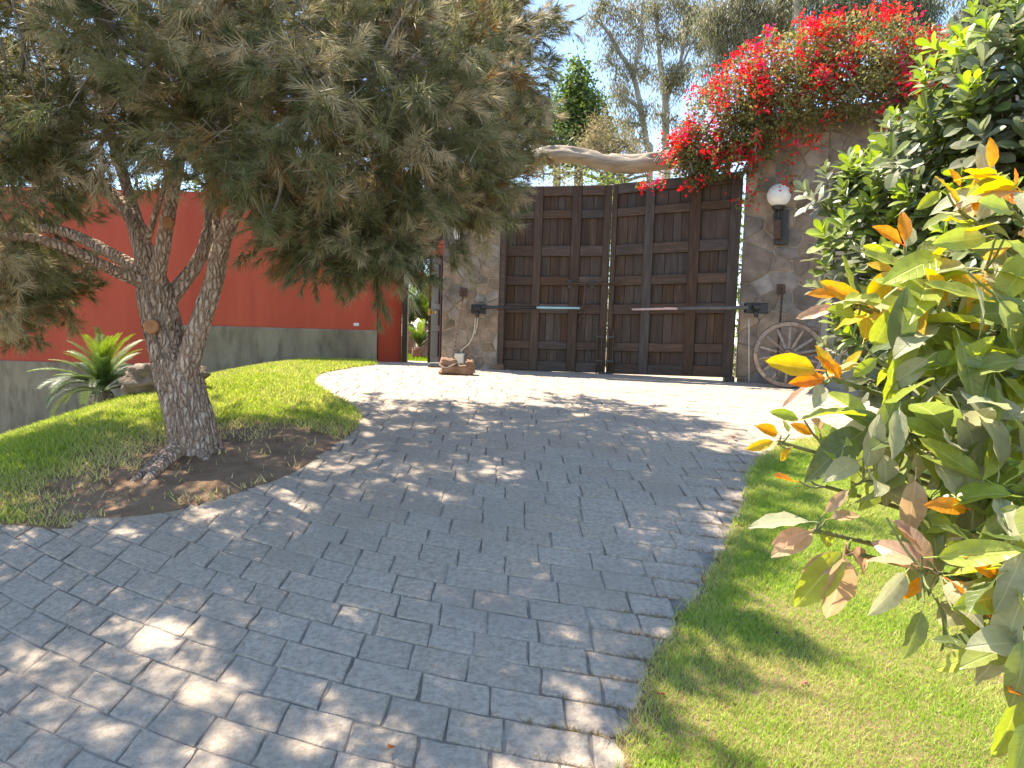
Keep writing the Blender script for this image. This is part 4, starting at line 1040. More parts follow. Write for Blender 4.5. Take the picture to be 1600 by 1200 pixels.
tag(npmesh('grass_behind_door', np.stack([b-sd, b+sd, tip], 1).reshape(-1, 3), 3, M['grass'], np.repeat(rng.uniform(.8, 1.2, (n, 1))*np.array([.22, .32, .03]), 3, 0)),
    'bright grass strip beyond the open side door', 'grass', kind='stuff')
# ================================================================== BOUGAINVILLEA
def quads(P, D, Nn, L_, W_, col, fold=.0, bend=.0):
    """leaf-shaped diamonds (two triangles folded on the midrib, with a bend): base P, direction D, normal Nn"""
    m = len(P); D = norm(D); S = norm(np.cross(D, Nn)); Nn = np.cross(S, D)
    L_ = np.broadcast_to(L_, m)[:, None]; W_ = np.broadcast_to(W_, m)[:, None]
    mid = P+D*L_*.48; tip = P+D*L_-Nn*L_*bend
    a = mid+S*W_*.5+Nn*W_*fold; b = mid-S*W_*.5+Nn*W_*fold
    V = np.stack([P, a, tip, P, tip, b], 1)
    return V.reshape(-1, 3), np.repeat(col, 6, 0)
boug = thing('bougainvillea', frw(1.2, RH, -.2), 'red flowering bougainvillea sprawling over the stone wall and log', 'climbing plant')
BB = [(*at(x, y+(18 if y < 140 else 0), Y), r*.95) for x, y, Y, r in (
    (1330,75,10.6,.62), (1250,90,10.7,.60), (1400,70,10.4,.55), (1180,125,10.9,.52), (1130,175,11.1,.46), (1445,95,10.3,.45), (1095,232,11.3,.32), (1078,262,11.3,.2),
    (1070,228,11.5,.2), (1052,246,11.6,.13), (1100,265,11.25,.2), (1150,215,11.1,.28), (1166,262,11.1,.14),
    (1165,195,10.9,.40), (1230,155,10.6,.5), (1300,135,10.5,.42), (1375,130,10.3,.42), (1440,150,10.1,.32), (1290,60,10.6,.4), (1190,232,10.85,.17), (1120,262,11.2,.18), (1200,170,10.6,.35), (1340,105,10.2,.45), (1480,120,10.3,.4), (1530,90,10.3,.4))]
LP, LD, FP, FD = [], [], [], []
for (x, y, z, r) in BB:
    n = int(6500*r*r+200); d = rvec(n); p = np.array((x, y, z))+d*(1.14*r*rng.random(n)**.3)[:, None]*np.array([1.1, .9, .95])
    k = np.array([mnoise.noise(Vector(q*3.2)) for q in p]) > -.22; p, d = p[k], d[k]
    LP.append(p); LD.append(d)
    nf = int(300*r*r+12); d = rvec(nf*3); d = d[(d[:, 2] > -.75)]; w = np.clip(.22+.8*d[:, 2], .05, 1); d = d[rng.random(len(d)) < w][:nf]
    p = np.array((x, y, z))+d*(r*rng.uniform(1.05, 1.24, len(d)))[:, None]*np.array([1.1, .9, .98])
    k = np.array([mnoise.noise(Vector(q*2.2)+Vector((0, 4, 0))) for q in p]) > -.07; FP.append(p[k]); FD.append(d[k])
# trailing sprays
SPR = []
for _ in range(46):
    bb_ = BB[R_.randrange(len(BB))]; d0 = Vector((R_.uniform(-1, 1), R_.uniform(-1, .2), R_.uniform(-.2, 1))).normalized(); p0 = Vector(bb_[:3])+d0*bb_[3]*.9; p1 = p0+d0*.22+Vector((0, 0, .04)); p2 = p1+Vector((d0.x*.15, d0.y*.15, -.12))
    S = spline([p0, p1, p2], 26); SPR.append(S); p = S+rng.normal(0, .025, S.shape); LP.append(p); LD.append(rvec(len(p)))
    p = S[rng.random(26) < .16]; FP.append(p+rng.normal(0, .03, p.shape)); FD.append(rvec(len(p)))
for (pts, Y) in ((((1170,250), (1185,275), (1182,300), (1165,315), (1150,320)), 10.9), (((1215,215), (1235,210), (1262,218), (1275,215)), 10.55), (((1240,295), (1236,280), (1230,240)), 10.6), (((1090,270), (1085,285), (1075,290)), 11.2), (((1300,160), (1310,180), (1302,190)), 10.3), (((1390,180), (1395,200), (1392,215)), 10.0), (((1040,285), (1010,288), (1000,291)), 11.6)):
    S = spline([at(a, b, Y) for a, b in pts], 60); p = S+rng.normal(0, .035, S.shape); LP.append(p); LD.append(rvec(len(p)))
    p = S[rng.random(60) < .13]; p = p+rng.normal(0, .04, p.shape); FP.append(p); FD.append(rvec(len(p)))
LP = np.vstack(LP); LD = np.vstack(LD); FP = np.vstack(FP); FD = np.vstack(FD); n = len(LP)
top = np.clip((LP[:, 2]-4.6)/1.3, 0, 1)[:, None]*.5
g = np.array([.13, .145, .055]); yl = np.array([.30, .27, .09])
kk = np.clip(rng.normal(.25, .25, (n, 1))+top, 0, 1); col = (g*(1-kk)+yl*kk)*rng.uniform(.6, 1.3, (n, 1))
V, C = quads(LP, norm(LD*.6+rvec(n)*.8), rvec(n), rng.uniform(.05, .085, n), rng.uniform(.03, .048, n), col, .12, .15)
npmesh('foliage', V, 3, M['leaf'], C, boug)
# clusters of three-bract flowers
cp = np.repeat(FP, 7, 0)+rng.normal(0, .06, (len(FP)*7, 3)); cd = norm(np.repeat(FD, 7, 0)*.7+rvec(len(cp))*.7+np.array([0, 0, .25])); m = len(cp)
base = np.array([[.72, .014, .035], [.78, .035, .025], [.68, .014, .12], [.78, .16, .13], [.7, .06, .2]])[rng.choice(5, len(FP), p=[.46, .3, .1, .09, .05])]
colf = np.repeat(base, 7, 0)*rng.uniform(.75, 1.2, (m, 1)); Vs, Cs = [], []
a0 = norm(np.cross(cd, rvec(m))); b0 = np.cross(cd, a0)
for k in range(3):
    th = 2*np.pi*k/3; s = a0*math.cos(th)+b0*math.sin(th); V, C = quads(cp, norm(s*.8+cd*.6), norm(cd-s*.5), rng.uniform(.03, .044, m), rng.uniform(.026, .036, m), colf, .1, .0); Vs.append(V); Cs.append(C)
npmesh('blossoms', np.vstack(Vs), 3, M['petal'], np.vstack(Cs), boug)
sm = MB()
for _ in range(90):
    b = BB[R_.randrange(len(BB))]; c = Vector(b[:3]); e = c+Vector(rvec(1)[0])*b[3]*R_.uniform(.8, 1.15); q = c+Vector((R_.uniform(-.3, .3), R_.uniform(-.2, .2), -b[3]*.6))
    S = spline([q, (q+e)/2+Vector((0, 0, .15)), e], 8); sm.tube([Vector(s) for s in S], list(np.linspace(.016, .005, 8)), 5, cap=False)
for S in SPR: sm.tube([Vector(s) for s in S[::4]], .004, 4, cap=False)
sm.build('stems', M['twig'], boug, True)['kind'] = 'stuff'

# ================================================================== RIGHT SHRUB with leaf rosettes
shr_base = Vector((4.75, 6.6, T(4.75, 6.6)))
shrub = thing('broadleaf_shrub', shr_base, 'tall broadleaf shrub with leaf rosettes in front of the stone wall', 'shrub')
def rosette(seed, col_in, col_out, nl=15):
    r = np.random.default_rng(seed); Vs, Cs = [], []
    for i in range(nl):
        az_ = i*2.4+r.uniform(-.2, .2); inner = i/nl; el_ = rad(12+70*inner*inner+r.uniform(-8, 8)); Lf = (.17-.075*inner)*r.uniform(.85, 1.1)
        d = np.array([math.cos(az_)*math.cos(el_), math.sin(az_)*math.cos(el_), math.sin(el_)]); s = np.array([-math.sin(az_), math.cos(az_), 0]); nn = np.cross(d, s); nn = nn*(1 if nn[2] > 0 else -1)
        c = np.array(col_out)*(1-inner)+np.array(col_in)*inner; c = c*r.uniform(.8, 1.2); pt = []
        for (t, w) in ((0, .05), (.25, .11), (.5, .19), (.72, .23), (.9, .16), (1, .02)):
            cpt = d*Lf*t+nn*(-.16*Lf*t*t)+np.array([0, 0, .012*i]); pt.append((cpt-s*w*Lf+nn*w*Lf*.22, cpt, cpt+s*w*Lf+nn*w*Lf*.22))
        for a, b in zip(pt, pt[1:]):
            for k in (0, 1): Vs += [a[k], a[k+1], b[k+1], a[k], b[k+1], b[k]]; Cs += [c]*6
    return np.array(Vs), np.array(Cs)
RS = [rosette(i, ci, co) for i, (ci, co) in enumerate((((.32, .42, .06), (.14, .165, .06)), ((.22, .28, .06), (.15, .17, .085)), ((.42, .52, .07), (.17, .21, .06)), ((.18, .21, .08), (.12, .14, .075)), ((.36, .46, .06), (.15, .19, .06)), ((.22, .24, .12), (.21, .21, .135))))]
RM = []
for V, C in RS:
    o = npmesh('leaf_rosette', V, 3, M['glossleaf'], C); RM.append(o.data); bpy.data.objects.remove(o)
SB = [(*at(x+14, y, Y), r*.93) for x, y, Y, r in (
    (1302,325,6.9,.22), (1330,390,6.7,.38), (1285,440,6.9,.22), (1380,310,6.5,.42), (1400,420,6.3,.42), (1450,250,6.2,.42), (1480,340,6.0,.5), (1520,180,5.9,.5), (1565,110,5.7,.42), (1560,250,5.7,.55), (1600,180,5.6,.5), (1420,220,6.6,.25),
    (1480,430,5.9,.5), (1560,380,5.6,.55), (1620,300,5.5,.6), (1660,120,5.8,.6), (1380,480,6.4,.25), (1540,80,6.2,.3), (1470,170,6.5,.22), (1340,300,6.9,.2), (1500,500,5.9,.5), (1600,460,5.6,.6), (1330,500,6.9,.2), (1350,450,6.5,.33), (1320,535,6.9,.22), (1400,545,6.3,.38), (1350,580,6.7,.24))]
ros = []
for (x, y, z, r) in SB:
    n = int(88*r*r+8); d = rvec(n); k = (d[:, 1] < .5); d = d[k]
    p = np.array((x, y, z))+d*(r*rng.uniform(.6, 1.08, len(d)))[:, None]; ros += [(q, dd) for q, dd in zip(p, d)]
def rvis(a): 
    q = proj(a[0]); return (1/a[0][1]**2 if q and q[0] < 1640 else 0) + (.01 if a[1][1] < 0 else 0)
ros.sort(key=rvis, reverse=True); print('rosettes', len(ros))
extraV, extraC = [], []
for i, (p, d) in enumerate(ros):
    up = Vector(d)*.75+Vector((R_.uniform(-.3, .3), R_.uniform(-.5, .1), .75)); q = up.to_track_quat('Z', 'Y').to_matrix() @ Matrix.Rotation(R_.uniform(0, 6.28), 3, 'Z'); sc = R_.uniform(1.0, 1.5)
    k = R_.randrange(6) if d[2] > -.1 else R_.choice((1, 3, 5))
    if i < 300:
        o = bpy.data.objects.new('leaf_rosette', RM[k]); link(o, shrub)
        o.matrix_local = Matrix.Translation(Vector(p)-shr_base) @ (q*sc).to_4x4()
    else:
        extraV.append(RS[k][0] @ np.array(q*sc).T+p); extraC.append(RS[k][1])
if extraV: npmesh('leaf_rosettes', np.vstack(extraV), 3, M['glossleaf'], np.vstack(extraC), shrub)['kind'] = 'stuff'
sm = MB()
for (x, y, z, r) in SB:
    e = Vector((x, y, z)); b = shr_base+Vector((R_.uniform(-.1, .1), R_.uniform(-.1, .1), .5)); mid = b*.45+e*.55+Vector((.15, .1, -.25))
    S = spline([b, mid, e], 14); MB().tube([Vector(s) for s in S], list(np.linspace(.04, .012, 14)), 7, cap=False).build('branch', M['twig'], shrub, True)
    for _ in range(int(26*r)):
        d = Vector(rvec(1)[0]); S = spline([e, e+d*r*.5+Vector((0, 0, -.03)), e+d*r*.95], 6); sm.tube([Vector(s) for s in S], list(np.linspace(.012, .005, 6)), 5, cap=False)
sm.build('twigs', M['twig'], shrub, True)['kind'] = 'stuff'
MB().tube([shr_base+Vector((0, 0, -.1)), shr_base+Vector((.02, 0, .3)), shr_base+Vector((0, 0, .6))], [.1, .075, .07], 14, wob=.2).build('trunk', M['bark'], shrub, True)

# ================================================================== AVOCADO PLANT in front
av_base = Vector((2.15, 2.0, T(2.15, 2.0)))
STALK = []
avo = thing('avocado_plant', av_base, 'young avocado plant with orange new leaves leaning over the lawn edge', 'avocado plant')
LC = {'orange': (.68, .25, .012), 'yellow': (.62, .40, .02), 'lime': (.34, .39, .06), 'green': (.24, .28, .075), 'dusty': (.39, .385, .225), 'salmon': (.50, .33, .2), 'dark': (.13, .165, .055)}
LM = {k: leafmat('avocado_leaf_'+k, c, .48 if k in ('orange', 'yellow') else .4, .35 if k != 'dusty' else .6, False, True, .5, .012) for k, c in LC.items()}
LMESH = {}
for si, (wd, bend, fold, twist) in enumerate(((.21, .16, .32, .06), (.24, .32, .25, -.12), (.18, -.08, .42, .12), (.23, .5, .35, .04))):
    V = []; f = []; nl = 9
    for i in range(nl+1):
        t = i/nl; w = wd*(math.sin(math.pi*min(1, t**.82)))**.75*(1 if t < 1 else 0)+.004; cy = t; cz = -bend*t*t
        for s in (-1, -.5, 0, .5, 1):
            a = twist*t*3; x_ = s*w; z_ = abs(s)*w*fold+.02*math.sin(t*19+s*2+si)*abs(s); V.append((x_*math.cos(a)-z_*math.sin(a), cy-.06*bend*t, cz+x_*math.sin(a)+z_*math.cos(a)))
    for i in range(nl):
        for k in range(4): f.append((i*5+k, i*5+k+1, i*5+6+k, i*5+5+k))
    # petiole
    for c in LC:
        mb = MB().add(V, f); mb.tube([(0, .02, -.004), (0, -.1, .004), (0, -.2, -.01)], [.010, .009, .012], 5, cap=False)
        LMESH[c, si] = mb.mesh('leaf', LM[c], True)
def leaf_at(base, tip, col, si, face=None):
    base, tip = Vector(base), Vector(tip); d = tip-base; L_ = d.length; y = d.normalized()
    z = Vector(face) if face is not None else Vector((R_.uniform(-.5, .5), R_.uniform(-.9, .2), R_.uniform(.3, 1)))
    x = y.cross(z)
    if x.length < .05: x = y.cross(Vector((1, .3, .2)))
    x.normalize(); z = x.cross(y)
    o = bpy.data.objects.new('leaf', LMESH[col, si]); link(o, avo)
    Mx = Matrix((x, y, z)).transposed().to_4x4(); o.matrix_local = Matrix.Translation(base-av_base) @ Mx @ Matrix.Scale(L_, 4)
# leaves that stand out in the photograph: base pixel, tip pixel, distance, colour, shape, towards-viewer share
CAMF = lambda a: (0, -1, a)
NOTE = [((1068*0+1548,262), (1552,213), 1.75, 'orange', 0), ((1500,290), (1487,262), 1.8, 'orange', 0), ((1530,275), (1505,258), 1.8, 'yellow', 0), ((1585,290), (1590,262), 1.8, 'orange', 0),
    ((1413,376), (1414,326), 1.75, 'orange', 0), ((1408,380), (1372,350), 1.75, 'orange', 0), ((1385,398), (1345,385), 1.8, 'lime', 2), ((1395,425), (1355,407), 1.75, 'yellow', 0),
    ((1350,475), (1277,442), 1.7, 'yellow', 2), ((1305,462), (1264,455), 1.7, 'orange', 0), ((1306,480), (1245,500), 1.7, 'salmon', 2), ((1335,490), (1300,480), 1.7, 'lime', 0), ((1345,460), (1325,470), 1.68, 'lime', 1),
    ((1275,578), (1190,568), 1.65, 'yellow', 2), ((1300,585), (1280,538), 1.65, 'yellow', 0), ((1315,590), (1290,555), 1.66, 'orange', 1), ((1320,580), (1345,545), 1.66, 'yellow', 0), ((1290,590), (1230,600), 1.64, 'orange', 2), ((1270,602), (1225,640), 1.64, 'salmon', 2), ((1285,602), (1275,632), 1.63, 'dusty', 0),
    ((1215,678), (1186,664), 1.6, 'orange', 0), ((1232,675), (1225,655), 1.6, 'green', 0), ((1248,655), (1200,646), 1.6, 'lime', 2), ((1270,678), (1237,661), 1.6, 'orange', 0), ((1282,675), (1285,658), 1.6, 'salmon', 1), ((1210,690), (1166,703), 1.58, 'yellow', 2), ((1235,702), (1215,720), 1.58, 'yellow', 0),
    ((1243,752), (1208,749), 1.6, 'orange', 2), ((1262,742), (1270,722), 1.62, 'salmon', 2),
    ((1262,815), (1170,812), 1.5, 'dusty', 0), ((1262,830), (1202,850), 1.48, 'salmon', 0), ((1270,832), (1206,866), 1.5, 'salmon', 1), ((1290,800), (1325,765), 1.52, 'salmon', 2), ((1320,868), (1250,895), 1.45, 'salmon', 0), ((1315,862), (1240,955), 1.45, 'lime', 0), ((1318,870), (1300,980), 1.44, 'salmon', 0), ((1330,862), (1375,895), 1.45, 'salmon', 1), ((1300,810), (1347,800), 1.5, 'salmon', 0), ((1280,835), (1315,850), 1.5, 'lime', 1),
    ((1415,895), (1365,965), 1.35, 'dusty', 0), ((1440,885), (1355,865), 1.36, 'salmon', 0), ((1395,815), (1450,850), 1.4, 'salmon', 0), ((1445,900), (1408,935), 1.36, 'orange', 2), ((1510,795), (1450,785), 1.4, 'orange', 0), ((1465,870), (1600,860), 1.3, 'lime', 2), ((1440,955), (1417,1033), 1.32, 'green', 0), ((1460,935), (1500,1010), 1.32, 'dark', 1), ((1545,1024), (1455,1040), 1.25, 'lime', 0), ((1592,1090), (1560,1200), 1.2, 'lime', 0), ((1600,1085), (1583,1070), 1.2, 'orange', 0), ((1600,930), (1550,1040), 1.22, 'dusty', 1), ((1500,960), (1555,1000), 1.3, 'lime', 0), ((1560,900), (1520,870), 1.3, 'orange', 0),
    ((1430,460), (1400,540), 1.65, 'dusty', 0), ((1470,400), (1390,430), 1.6, 'lime', 1), ((1540,370), (1450,385), 1.55, 'lime', 2), ((1520,440), (1560,520), 1.5, 'dusty', 1), ((1560,470), (1610,560), 1.45, 'green', 0), ((1500,530), (1535,640), 1.5, 'green', 0), ((1450,560), (1380,610), 1.55, 'dusty', 0), ((1500,640), (1560,760), 1.45, 'dusty', 1), ((1400,620), (1370,700), 1.55, 'green', 0), ((1390,650), (1350,700), 1.55, 'dark', 1), ((1380,710), (1395,800), 1.5, 'dusty', 0), ((1405,640), (1390,720), 1.5, 'dusty', 2), ((1460,720), (1520,790), 1.45, 'dusty', 0), ((1430,750), (1420,845), 1.45, 'salmon', 0), ((1340,720), (1290,745), 1.55, 'dusty', 0), ((1330,760), (1330,800), 1.55, 'green', 0),
    ((1370,560), (1330,590), 1.6, 'lime', 0), ((1365,540), (1400,480), 1.62, 'lime', 1), ((1350,530), (1360,490), 1.62, 'yellow', 0), ((1470,300), (1430,330), 1.75, 'lime', 2), ((1580,330), (1520,320), 1.6, 'lime', 2), ((1580,380), (1640,420), 1.5, 'lime', 0), ((1480,470), (1440,420), 1.6, 'yellow', 2),
    ((1590,985), (1530,1075), 1.22, 'dusty', 0), ((1600,1000), (1600,1110), 1.18, 'green', 1), ((1570,930), (1500,945), 1.28, 'lime', 0), ((1605,1130), (1585,1230), 1.15, 'lime', 0), ((1530,905), (1478,1000), 1.3, 'dusty', 1), ((1600,860), (1560,960), 1.25, 'dusty', 0), ((1575,830), (1610,930), 1.3, 'lime', 1)]
for (b, t, Y, c, s) in NOTE:
    q = at(*b, Y)-(at(*t, Y)-at(*b, Y))*.18; STALK.append(q); leaf_at(at(*b, Y), at(*t, Y-R_.uniform(-.05, .07)), c, s, CAMF(R_.uniform(.25, .9)) if R_.random() < .8 else None)
# whorls along the branches
CL = [(1550,300,1.75,7,1), (1500,330,1.75,7,1), (1415,400,1.75,6,1), (1450,430,1.65,8,0), (1540,420,1.6,9,0), (1590,480,1.5,9,0), (1480,500,1.6,8,0), (1420,500,1.65,7,0), (1340,480,1.72,5,1), (1550,570,1.5,9,0), (1460,600,1.55,9,0), (1400,580,1.6,7,0), (1580,650,1.45,9,0),
      (1500,700,1.5,9,0), (1420,680,1.55,8,0), (1370,660,1.6,6,0), (1560,760,1.4,9,0), (1450,780,1.5,8,0), (1350,750,1.55,6,0), (1520,830,1.4,8,0), (1600,880,1.3,8,0), (1470,900,1.36,5,1), (1570,960,1.3,6,0), (1620,780,1.35,8,0), (1620,560,1.45,8,0), (1630,380,1.55,8,0), (1600,300,1.65,7,1), (1610,1010,1.25,5,0), (1560,520,1.65,8,0), (1500,580,1.7,8,0), (1440,540,1.75,7,0), (1590,600,1.6,8,0), (1540,680,1.6,8,0), (1470,660,1.7,7,0), (1600,720,1.5,8,0), (1580,830,1.45,7,0), (1500,770,1.6,7,0), (1560,880,1.4,6,0), (1590,430,1.7,8,0), (1520,360,1.8,6,1)]
for (x, y, Y, n, young) in CL:
    c = at(x, y, Y)
    for i in range(n):
        d = Vector((R_.gauss(0, 1), R_.gauss(0, .8), R_.gauss(-.15 if not young else .25, .7))).normalized(); L_ = R_.uniform(.11, .17) if not young else R_.uniform(.07, .12)
        col = (R_.choice(('green', 'dusty', 'dusty', 'green', 'lime', 'dark', 'lime')) if y > 520 else R_.choice(('lime', 'lime', 'dusty', 'yellow', 'green'))) if not young else R_.choice(('lime', 'yellow', 'orange', 'green', 'dusty', 'salmon'))
        b = c+d*L_*.25; leaf_at(b, b+d*L_, col, R_.randrange(4))
EXTRA = [(1215, 690, 1.6, 0, 0), (1300, 590, 1.65, 0, 0), (1270, 828, 1.5, 0, 0), (1322, 862, 1.46, 0, 0), (1345, 475, 1.7, 0, 0), (1440, 890, 1.36, 0, 0), (1290, 695, 1.6, 0, 0), (1290, 760, 1.6, 0, 0)]
for (x, y, Y, n, young) in CL + EXTRA:
    e = at(x, y, Y); h = min(max(e.z-.25, .5), 1.75); b = av_base+Vector((-.12*(h-.2), -.02, h-av_base.z)); mid = (b*.5+e*.5)+Vector((0, 0, -.05))
    S = spline([b, mid, e], 12); MB().tube([Vector(s) for s in S], list(np.linspace(.014, .0045, 12)), 7, cap=False).build('branch', M['avobranch'], avo, True)
ENDS = [at(x, y, Y) for x, y, Y, *_ in CL + EXTRA]; sk = MB()
for q in STALK:
    h = min(ENDS, key=lambda p: (p-q).length)
    if (h-q).length > .012: sk.tube([Vector(p) for p in spline([h, (h+q)/2+Vector((0, 0, -.008)), q], 6)], list(np.linspace(.0035, .0022, 6)), 5, cap=False)
sk.build('leaf_stalks', M['avobranch'], avo, True)['kind'] = 'stuff'
MB().tube([av_base+Vector((0, 0, -.05)), av_base+Vector((-.03, 0, .5)), av_base+Vector((-.12, 0, 1.1)), av_base+Vector((-.22, -.02, 1.75))], [.035, .03, .024, .014], 12, wob=.1).build('stem', M['bark'], avo, True)

# ================================================================== TREES BEHIND THE GATE
def tree_cluster(name, label, trunks, clumps, Y, leafL, leafW, cols, per, hang, mat='leaf', group=None, cat='tree', bmat='eubark', twigs=3):
    b = at(trunks[0][0][0], trunks[0][0][1], Y); base = Vector((b.x, Y, T(b.x, Y)-.05)); t = thing(name, base, label, cat, group or {'eucalyptus_tree': 'eucalyptus trees behind the gate', 'dry_bush': 'dry bushes behind the gate'}.get(name))
    tm = MB(); ends = []
    for tr in trunks:
        P = [(*at(x, y, Y+dy), r*mpp(Y)) for x, y, dy, r in tr]
        if tr is trunks[0]: P = [(base.x, base.y, base.z, tr[0][3]*1.3*mpp(Y))]+P
        S = spline(P, 30); tm.tube([Vector(p[:3]) for p in S], list(np.maximum(S[:, 3], .012)), 9, wob=.12); ends += [Vector(p[:3]) for p in S[8:]]
    tm.build('trunk', M[bmat], t, True)
    br = MB(); LPs, LDs = [], []
    for (x, y, dy, r, dens) in clumps:
        c = at(x, y, Y+dy); R = r*mpp(Y); near = min(ends, key=lambda e: (e-c).length+max(0, e.z-c.z)*1.5) if ends else c
        mid = (near+c)/2+Vector((R_.uniform(-.3, .3), 0, R_.uniform(.0, .5)))
        S = spline([near, mid, c], 10); br.tube([Vector(s) for s in S], list(np.linspace(.05, .02, 10)), 5, cap=False)
        n = max(20, int(per*dens*R*R)); ns = max(4, n//26); sc = np.array(c)+rng.normal(0, .48, (ns, 3))*R*np.array([1, .8, .85])
        for q in sc[:twigs*6]:
            S = spline([c, (c+Vector(q))/2+Vector((0, 0, .15*R)), Vector(q)], 6); br.tube([Vector(s) for s in S], list(np.linspace(.018, .007, 6)), 4, cap=False)
        k = rng.integers(0, ns, n); p = sc[k]+rng.normal(0, .16, (n, 3))*np.array([1, 1, 1.25]); LPs.append(p); LDs.append(rvec(n)*(1-hang)+np.array([0, 0, -1])*hang)
    br.build('branches', M[bmat], t, True)['kind'] = 'stuff'
    P = np.vstack(LPs); D = norm(np.vstack(LDs)); n = len(P); a = rng.random((n, 1)); col = (np.array(cols[0])*(1-a)+np.array(cols[1])*a)*rng.uniform(.7, 1.25, (n, 1))
    V, C = quads(P, D, rvec(n), leafL*rng.uniform(.7, 1.2, n), leafW*rng.uniform(.8, 1.2, n), col, .08, .1)
    npmesh('crown', V, 3, M[mat], C, t); return t
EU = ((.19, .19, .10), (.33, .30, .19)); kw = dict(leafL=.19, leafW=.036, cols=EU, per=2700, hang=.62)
tree_cluster('eucalyptus_tree', 'thin leaning eucalyptus with sparse crown behind the log', [[(1016,250,0,5), (1012,232,0,5), (1002,175,0,4.5), (990,120,0,4), (970,85,0,3), (945,45,0,2), (922,25,0,1)], [(990,120,0,3), (1000,60,0,2.5), (1005,0,0,2)], [(1000,170,0,3), (975,150,0,2), (960,125,0,1)]],
    [(935,30,0,26,.5), (960,65,0,26,.5), (985,20,0,30,.8), (1000,60,.5,24,.7), (985,110,0,26,.7), (965,150,.5,26,.8), (1000,170,-.5,22,.7), (975,195,0,22,.8), (955,100,0,20,.4), (1010,110,.5,20,.6), (945,10,0,25,.5), (990,225,0,20,.7)], 27, **kw)
tree_cluster('eucalyptus_tree', 'upright forked eucalyptus with a dense leaf clump behind the log', [[(1042,255,0,6), (1040,232,0,6), (1039,150,0,5.5), (1032,100,0,4), (1028,50,0,3), (1022,-10,0,2)], [(1039,160,0,4), (1046,140,0,4), (1062,100,0,3), (1072,50,0,2.5), (1085,5,0,1.5)], [(1062,110,0,2), (1080,70,0,1.5), (1095,45,0,1)]],
    [(1050,122,0,24,1.9), (1035,60,0,22,.8), (1060,60,.5,22,.8), (1020,15,0,26,.9), (1060,10,0,30,1.), (1095,25,0,30,1.2), (1090,75,.5,18,.6), (1075,110,0,16,.7), (1025,180,0,18,.6), (1055,190,0,14,.5), (1110,60,0,24,1.)], 29, **kw)
tree_cluster('eucalyptus_tree', 'full eucalyptus rising directly behind the hanging end of the bougainvillea', [[(1185,110,0,6), (1180,60,0,5), (1172,20,0,4.5), (1162,-20,0,4)], [(1182,70,0,3), (1140,40,0,2), (1110,20,0,1.5)]],
    [(1115,35,0,34,1.5), (1150,60,0,30,1.4), (1130,90,0,22,1.2), (1190,30,0,34,1.2), (1160,5,0,34,1.3), (1220,40,0,30,1.2), (1225,0,0,34,1.2), (1105,105,0,20,.8), (1100,150,0,16,.5), (1090,190,.5,14,.4)], 25, **kw)
tree_cluster('eucalyptus_tree', 'darker-leaved eucalyptus behind the crest of the bougainvillea', [[(1250,80,0,6), (1247,30,0,5), (1243,-15,0,4)], [(1248,60,0,4), (1320,20,0,3), (1390,5,0,2)]],
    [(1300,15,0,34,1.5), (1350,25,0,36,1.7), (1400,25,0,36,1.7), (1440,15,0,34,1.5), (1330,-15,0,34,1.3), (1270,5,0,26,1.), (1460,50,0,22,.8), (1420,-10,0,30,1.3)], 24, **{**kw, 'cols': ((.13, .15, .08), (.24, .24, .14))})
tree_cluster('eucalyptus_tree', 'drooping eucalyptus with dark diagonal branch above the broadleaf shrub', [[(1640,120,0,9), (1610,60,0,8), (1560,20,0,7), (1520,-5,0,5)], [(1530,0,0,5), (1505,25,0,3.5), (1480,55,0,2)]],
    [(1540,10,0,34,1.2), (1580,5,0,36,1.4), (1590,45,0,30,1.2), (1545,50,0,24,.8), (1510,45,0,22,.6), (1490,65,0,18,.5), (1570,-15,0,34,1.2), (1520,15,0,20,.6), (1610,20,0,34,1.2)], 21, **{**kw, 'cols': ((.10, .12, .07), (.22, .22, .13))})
tree_cluster('leafy_green_tree', 'bright green conical broadleaf tree behind the log', [[(905,260,0,7), (905,200,0,6), (905,140,0,4), (906,95,0,2)]],
    [(906,105,0,12,2.4), (903,130,0,20,2.2), (895,150,0,26,2.4), (915,160,0,28,2.4), (890,185,0,30,2.4), (925,190,0,28,2.4), (900,215,0,34,2.4), (870,200,.5,26,2.2), (935,220,0,26,2.2), (880,240,0,30,2.2)], 24, leafL=.16, leafW=.085, cols=((.05, .08, .025), (.22, .29, .06)), per=1100, hang=.25, bmat='twig')
tree_cluster('dry_bush', 'dry tan twiggy bush below the leaning eucalyptus', [[(950,290,0,4), (950,250,0,3)]], [(935,215,0,22,1.3), (955,235,0,24,1.3), (920,240,0,22,1.2), (975,225,0,20,1.1), (945,190,0,14,.8), (990,240,0,18,1.)], 20, leafL=.15, leafW=.014, cols=((.27, .22, .11), (.42, .35, .19)), per=4200, hang=.1, bmat='twig', cat='bush')
tree_cluster('dry_bush', 'yellowish dry brush showing between the log and the gate top', [[(960,330,0,4), (960,290,0,3)]], [(870,280,0,18,1.4), (905,278,0,18,1.4), (940,280,0,18,1.4), (975,280,0,16,1.4), (1010,276,0,16,1.4), (1040,272,0,16,1.4), (850,272,0,16,1.3), (1000,255,1,14,.8), (1060,262,0,16,1.2)], 16.5, leafL=.11, leafW=.02, cols=((.24, .24, .09), (.42, .38, .17)), per=2400, hang=.1, bmat='twig', cat='bush')
tree_cluster('garden_shrub', 'green shrub growing close behind the gate and seen through its slits', [[(960,560,0,5), (955,480,0,4), (957,380,0,3)]], [(950,y,0,40,1.5) for y in range(300, 580, 40)]+[(1150,y,-2.2,30,1.5) for y in range(330, 580, 45)]+[(1000,330,0,30,1.2)], 15.2, leafL=.12, leafW=.06, cols=((.09, .13, .03), (.25, .32, .06)), per=700, hang=.2, bmat='twig', cat='shrub')
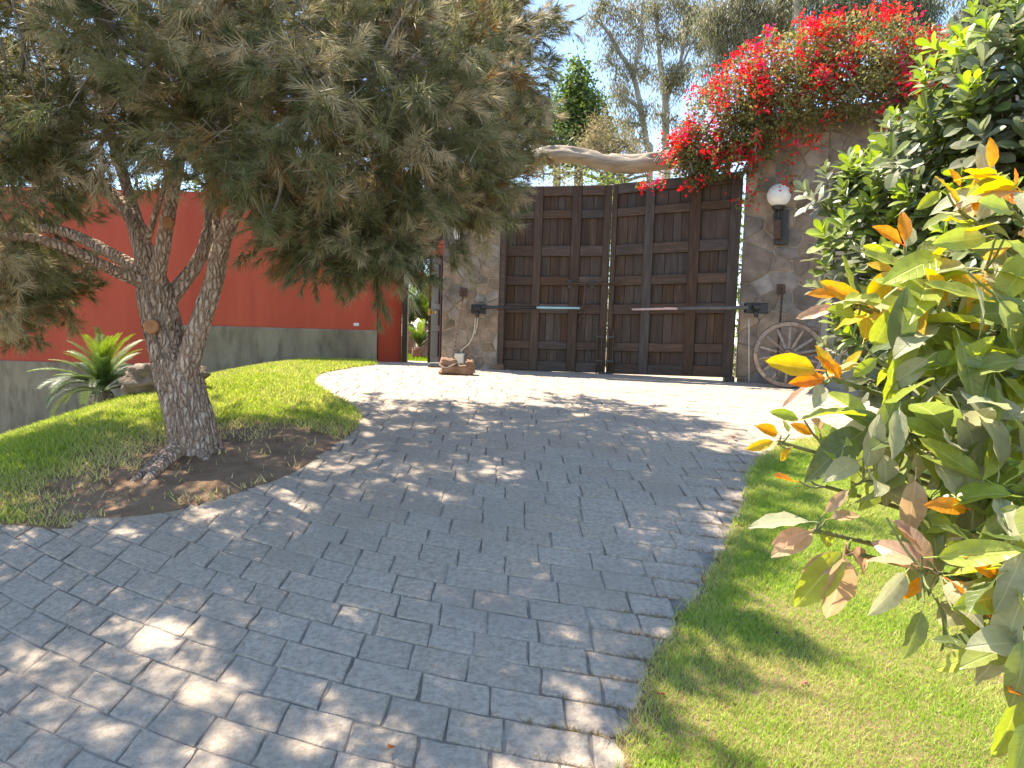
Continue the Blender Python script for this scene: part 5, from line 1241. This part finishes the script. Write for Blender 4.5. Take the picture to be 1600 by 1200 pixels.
tree_cluster('dark_tree', 'dark dense tree at the foot of the conical green tree', [[(870,290,0,6), (870,250,0,5)]], [(850,215,0,26,2.), (875,235,0,24,2.), (830,240,0,26,2.), (915,245,0,18,1.6), (810,200,0,26,1.6)], 22, leafL=.14, leafW=.06, cols=((.045, .06, .03), (.09, .11, .05)), per=800, hang=.25, bmat='twig')
tree_cluster('garden_tree', 'dense garden tree behind the red wall at the pine trunk', [[(330,330,0,8), (330,270,0,6)]], [(250,300,0,34,1.4), (330,295,0,40,1.6), (420,300,0,40,1.6), (360,260,0,36,1.4), (520,300,0,44,1.6), (600,320,0,40,1.6), (660,330,0,36,1.6), (560,250,0,40,1.3)], 19, leafL=.15, leafW=.07, cols=((.07, .10, .03), (.16, .2, .05)), per=420, hang=.25, bmat='twig')

# ================================================================== FALLEN PETALS AND LEAVES
def fallen(px, py, label, cat, col, s, nm):
    p = gnd(px, py); r = random.Random(px); V = []; n = 3 if cat == 'flower' else 1; mb = MB()
    for k in range(n):
        a = r.uniform(0, 6.28)+k*2.1; d = Vector((math.cos(a), math.sin(a), .35)); w = Vector((-math.sin(a), math.cos(a), .1))
        b = p+Vector((0, 0, .036 if cat == 'flower' else .022)); V = [b, b+d*s*.4+w*s*.35+Vector((0, 0, .004)), b+d*s, b+d*s*.4-w*s*.35+Vector((0, 0, .012)), b+d*s*.45-Vector((0, 0, .004))]
        mb.add(V, [(0, 4, 1), (1, 4, 2), (2, 4, 3), (3, 4, 0)])
    tag(mb.build(nm, M[col]), label, cat, 'fallen blossoms' if cat == 'flower' else 'fallen leaves')
fallen(1253, 1083, 'faded pink fallen blossom on the sunny lawn under the avocado plant', 'flower', 'pinkp', .03, 'fallen_blossom')
fallen(1031, 1098, 'dark red fallen blossom in the shaded grass at the paving edge', 'flower', 'redp', .028, 'fallen_blossom')
fallen(375, 631, 'bright pink fallen blossom on the lit grass beside the pine', 'flower', 'redp', .06, 'fallen_blossom')
fallen(510, 625, 'red fallen blossom on the lawn edge by the paving curve', 'flower', 'redp', .06, 'fallen_blossom')
fallen(360, 606, 'pale pink fallen blossom higher on the lit lawn by the pine', 'flower', 'pinkp', .06, 'fallen_blossom')
fallen(1194, 1000, 'orange brown fallen leaf at the edge of the grass shadow', 'leaf', 'orangep', .04, 'fallen_leaf')
fallen(617, 1179, 'bright orange fallen leaf on the sunlit paving', 'leaf', 'orangep', .055, 'fallen_leaf')
fallen(1146, 688, 'dark curled fallen leaf on the shaded paving by the lawn corner', 'leaf', 'redp', .07, 'fallen_leaf')
fallen(604, 587, 'tiny reddish fallen leaf on the sunny forecourt', 'leaf', 'redp', .05, 'fallen_leaf')
fallen(107, 992, 'small dark twig scrap on the shaded paving', 'leaf', 'twig', .03, 'fallen_leaf')
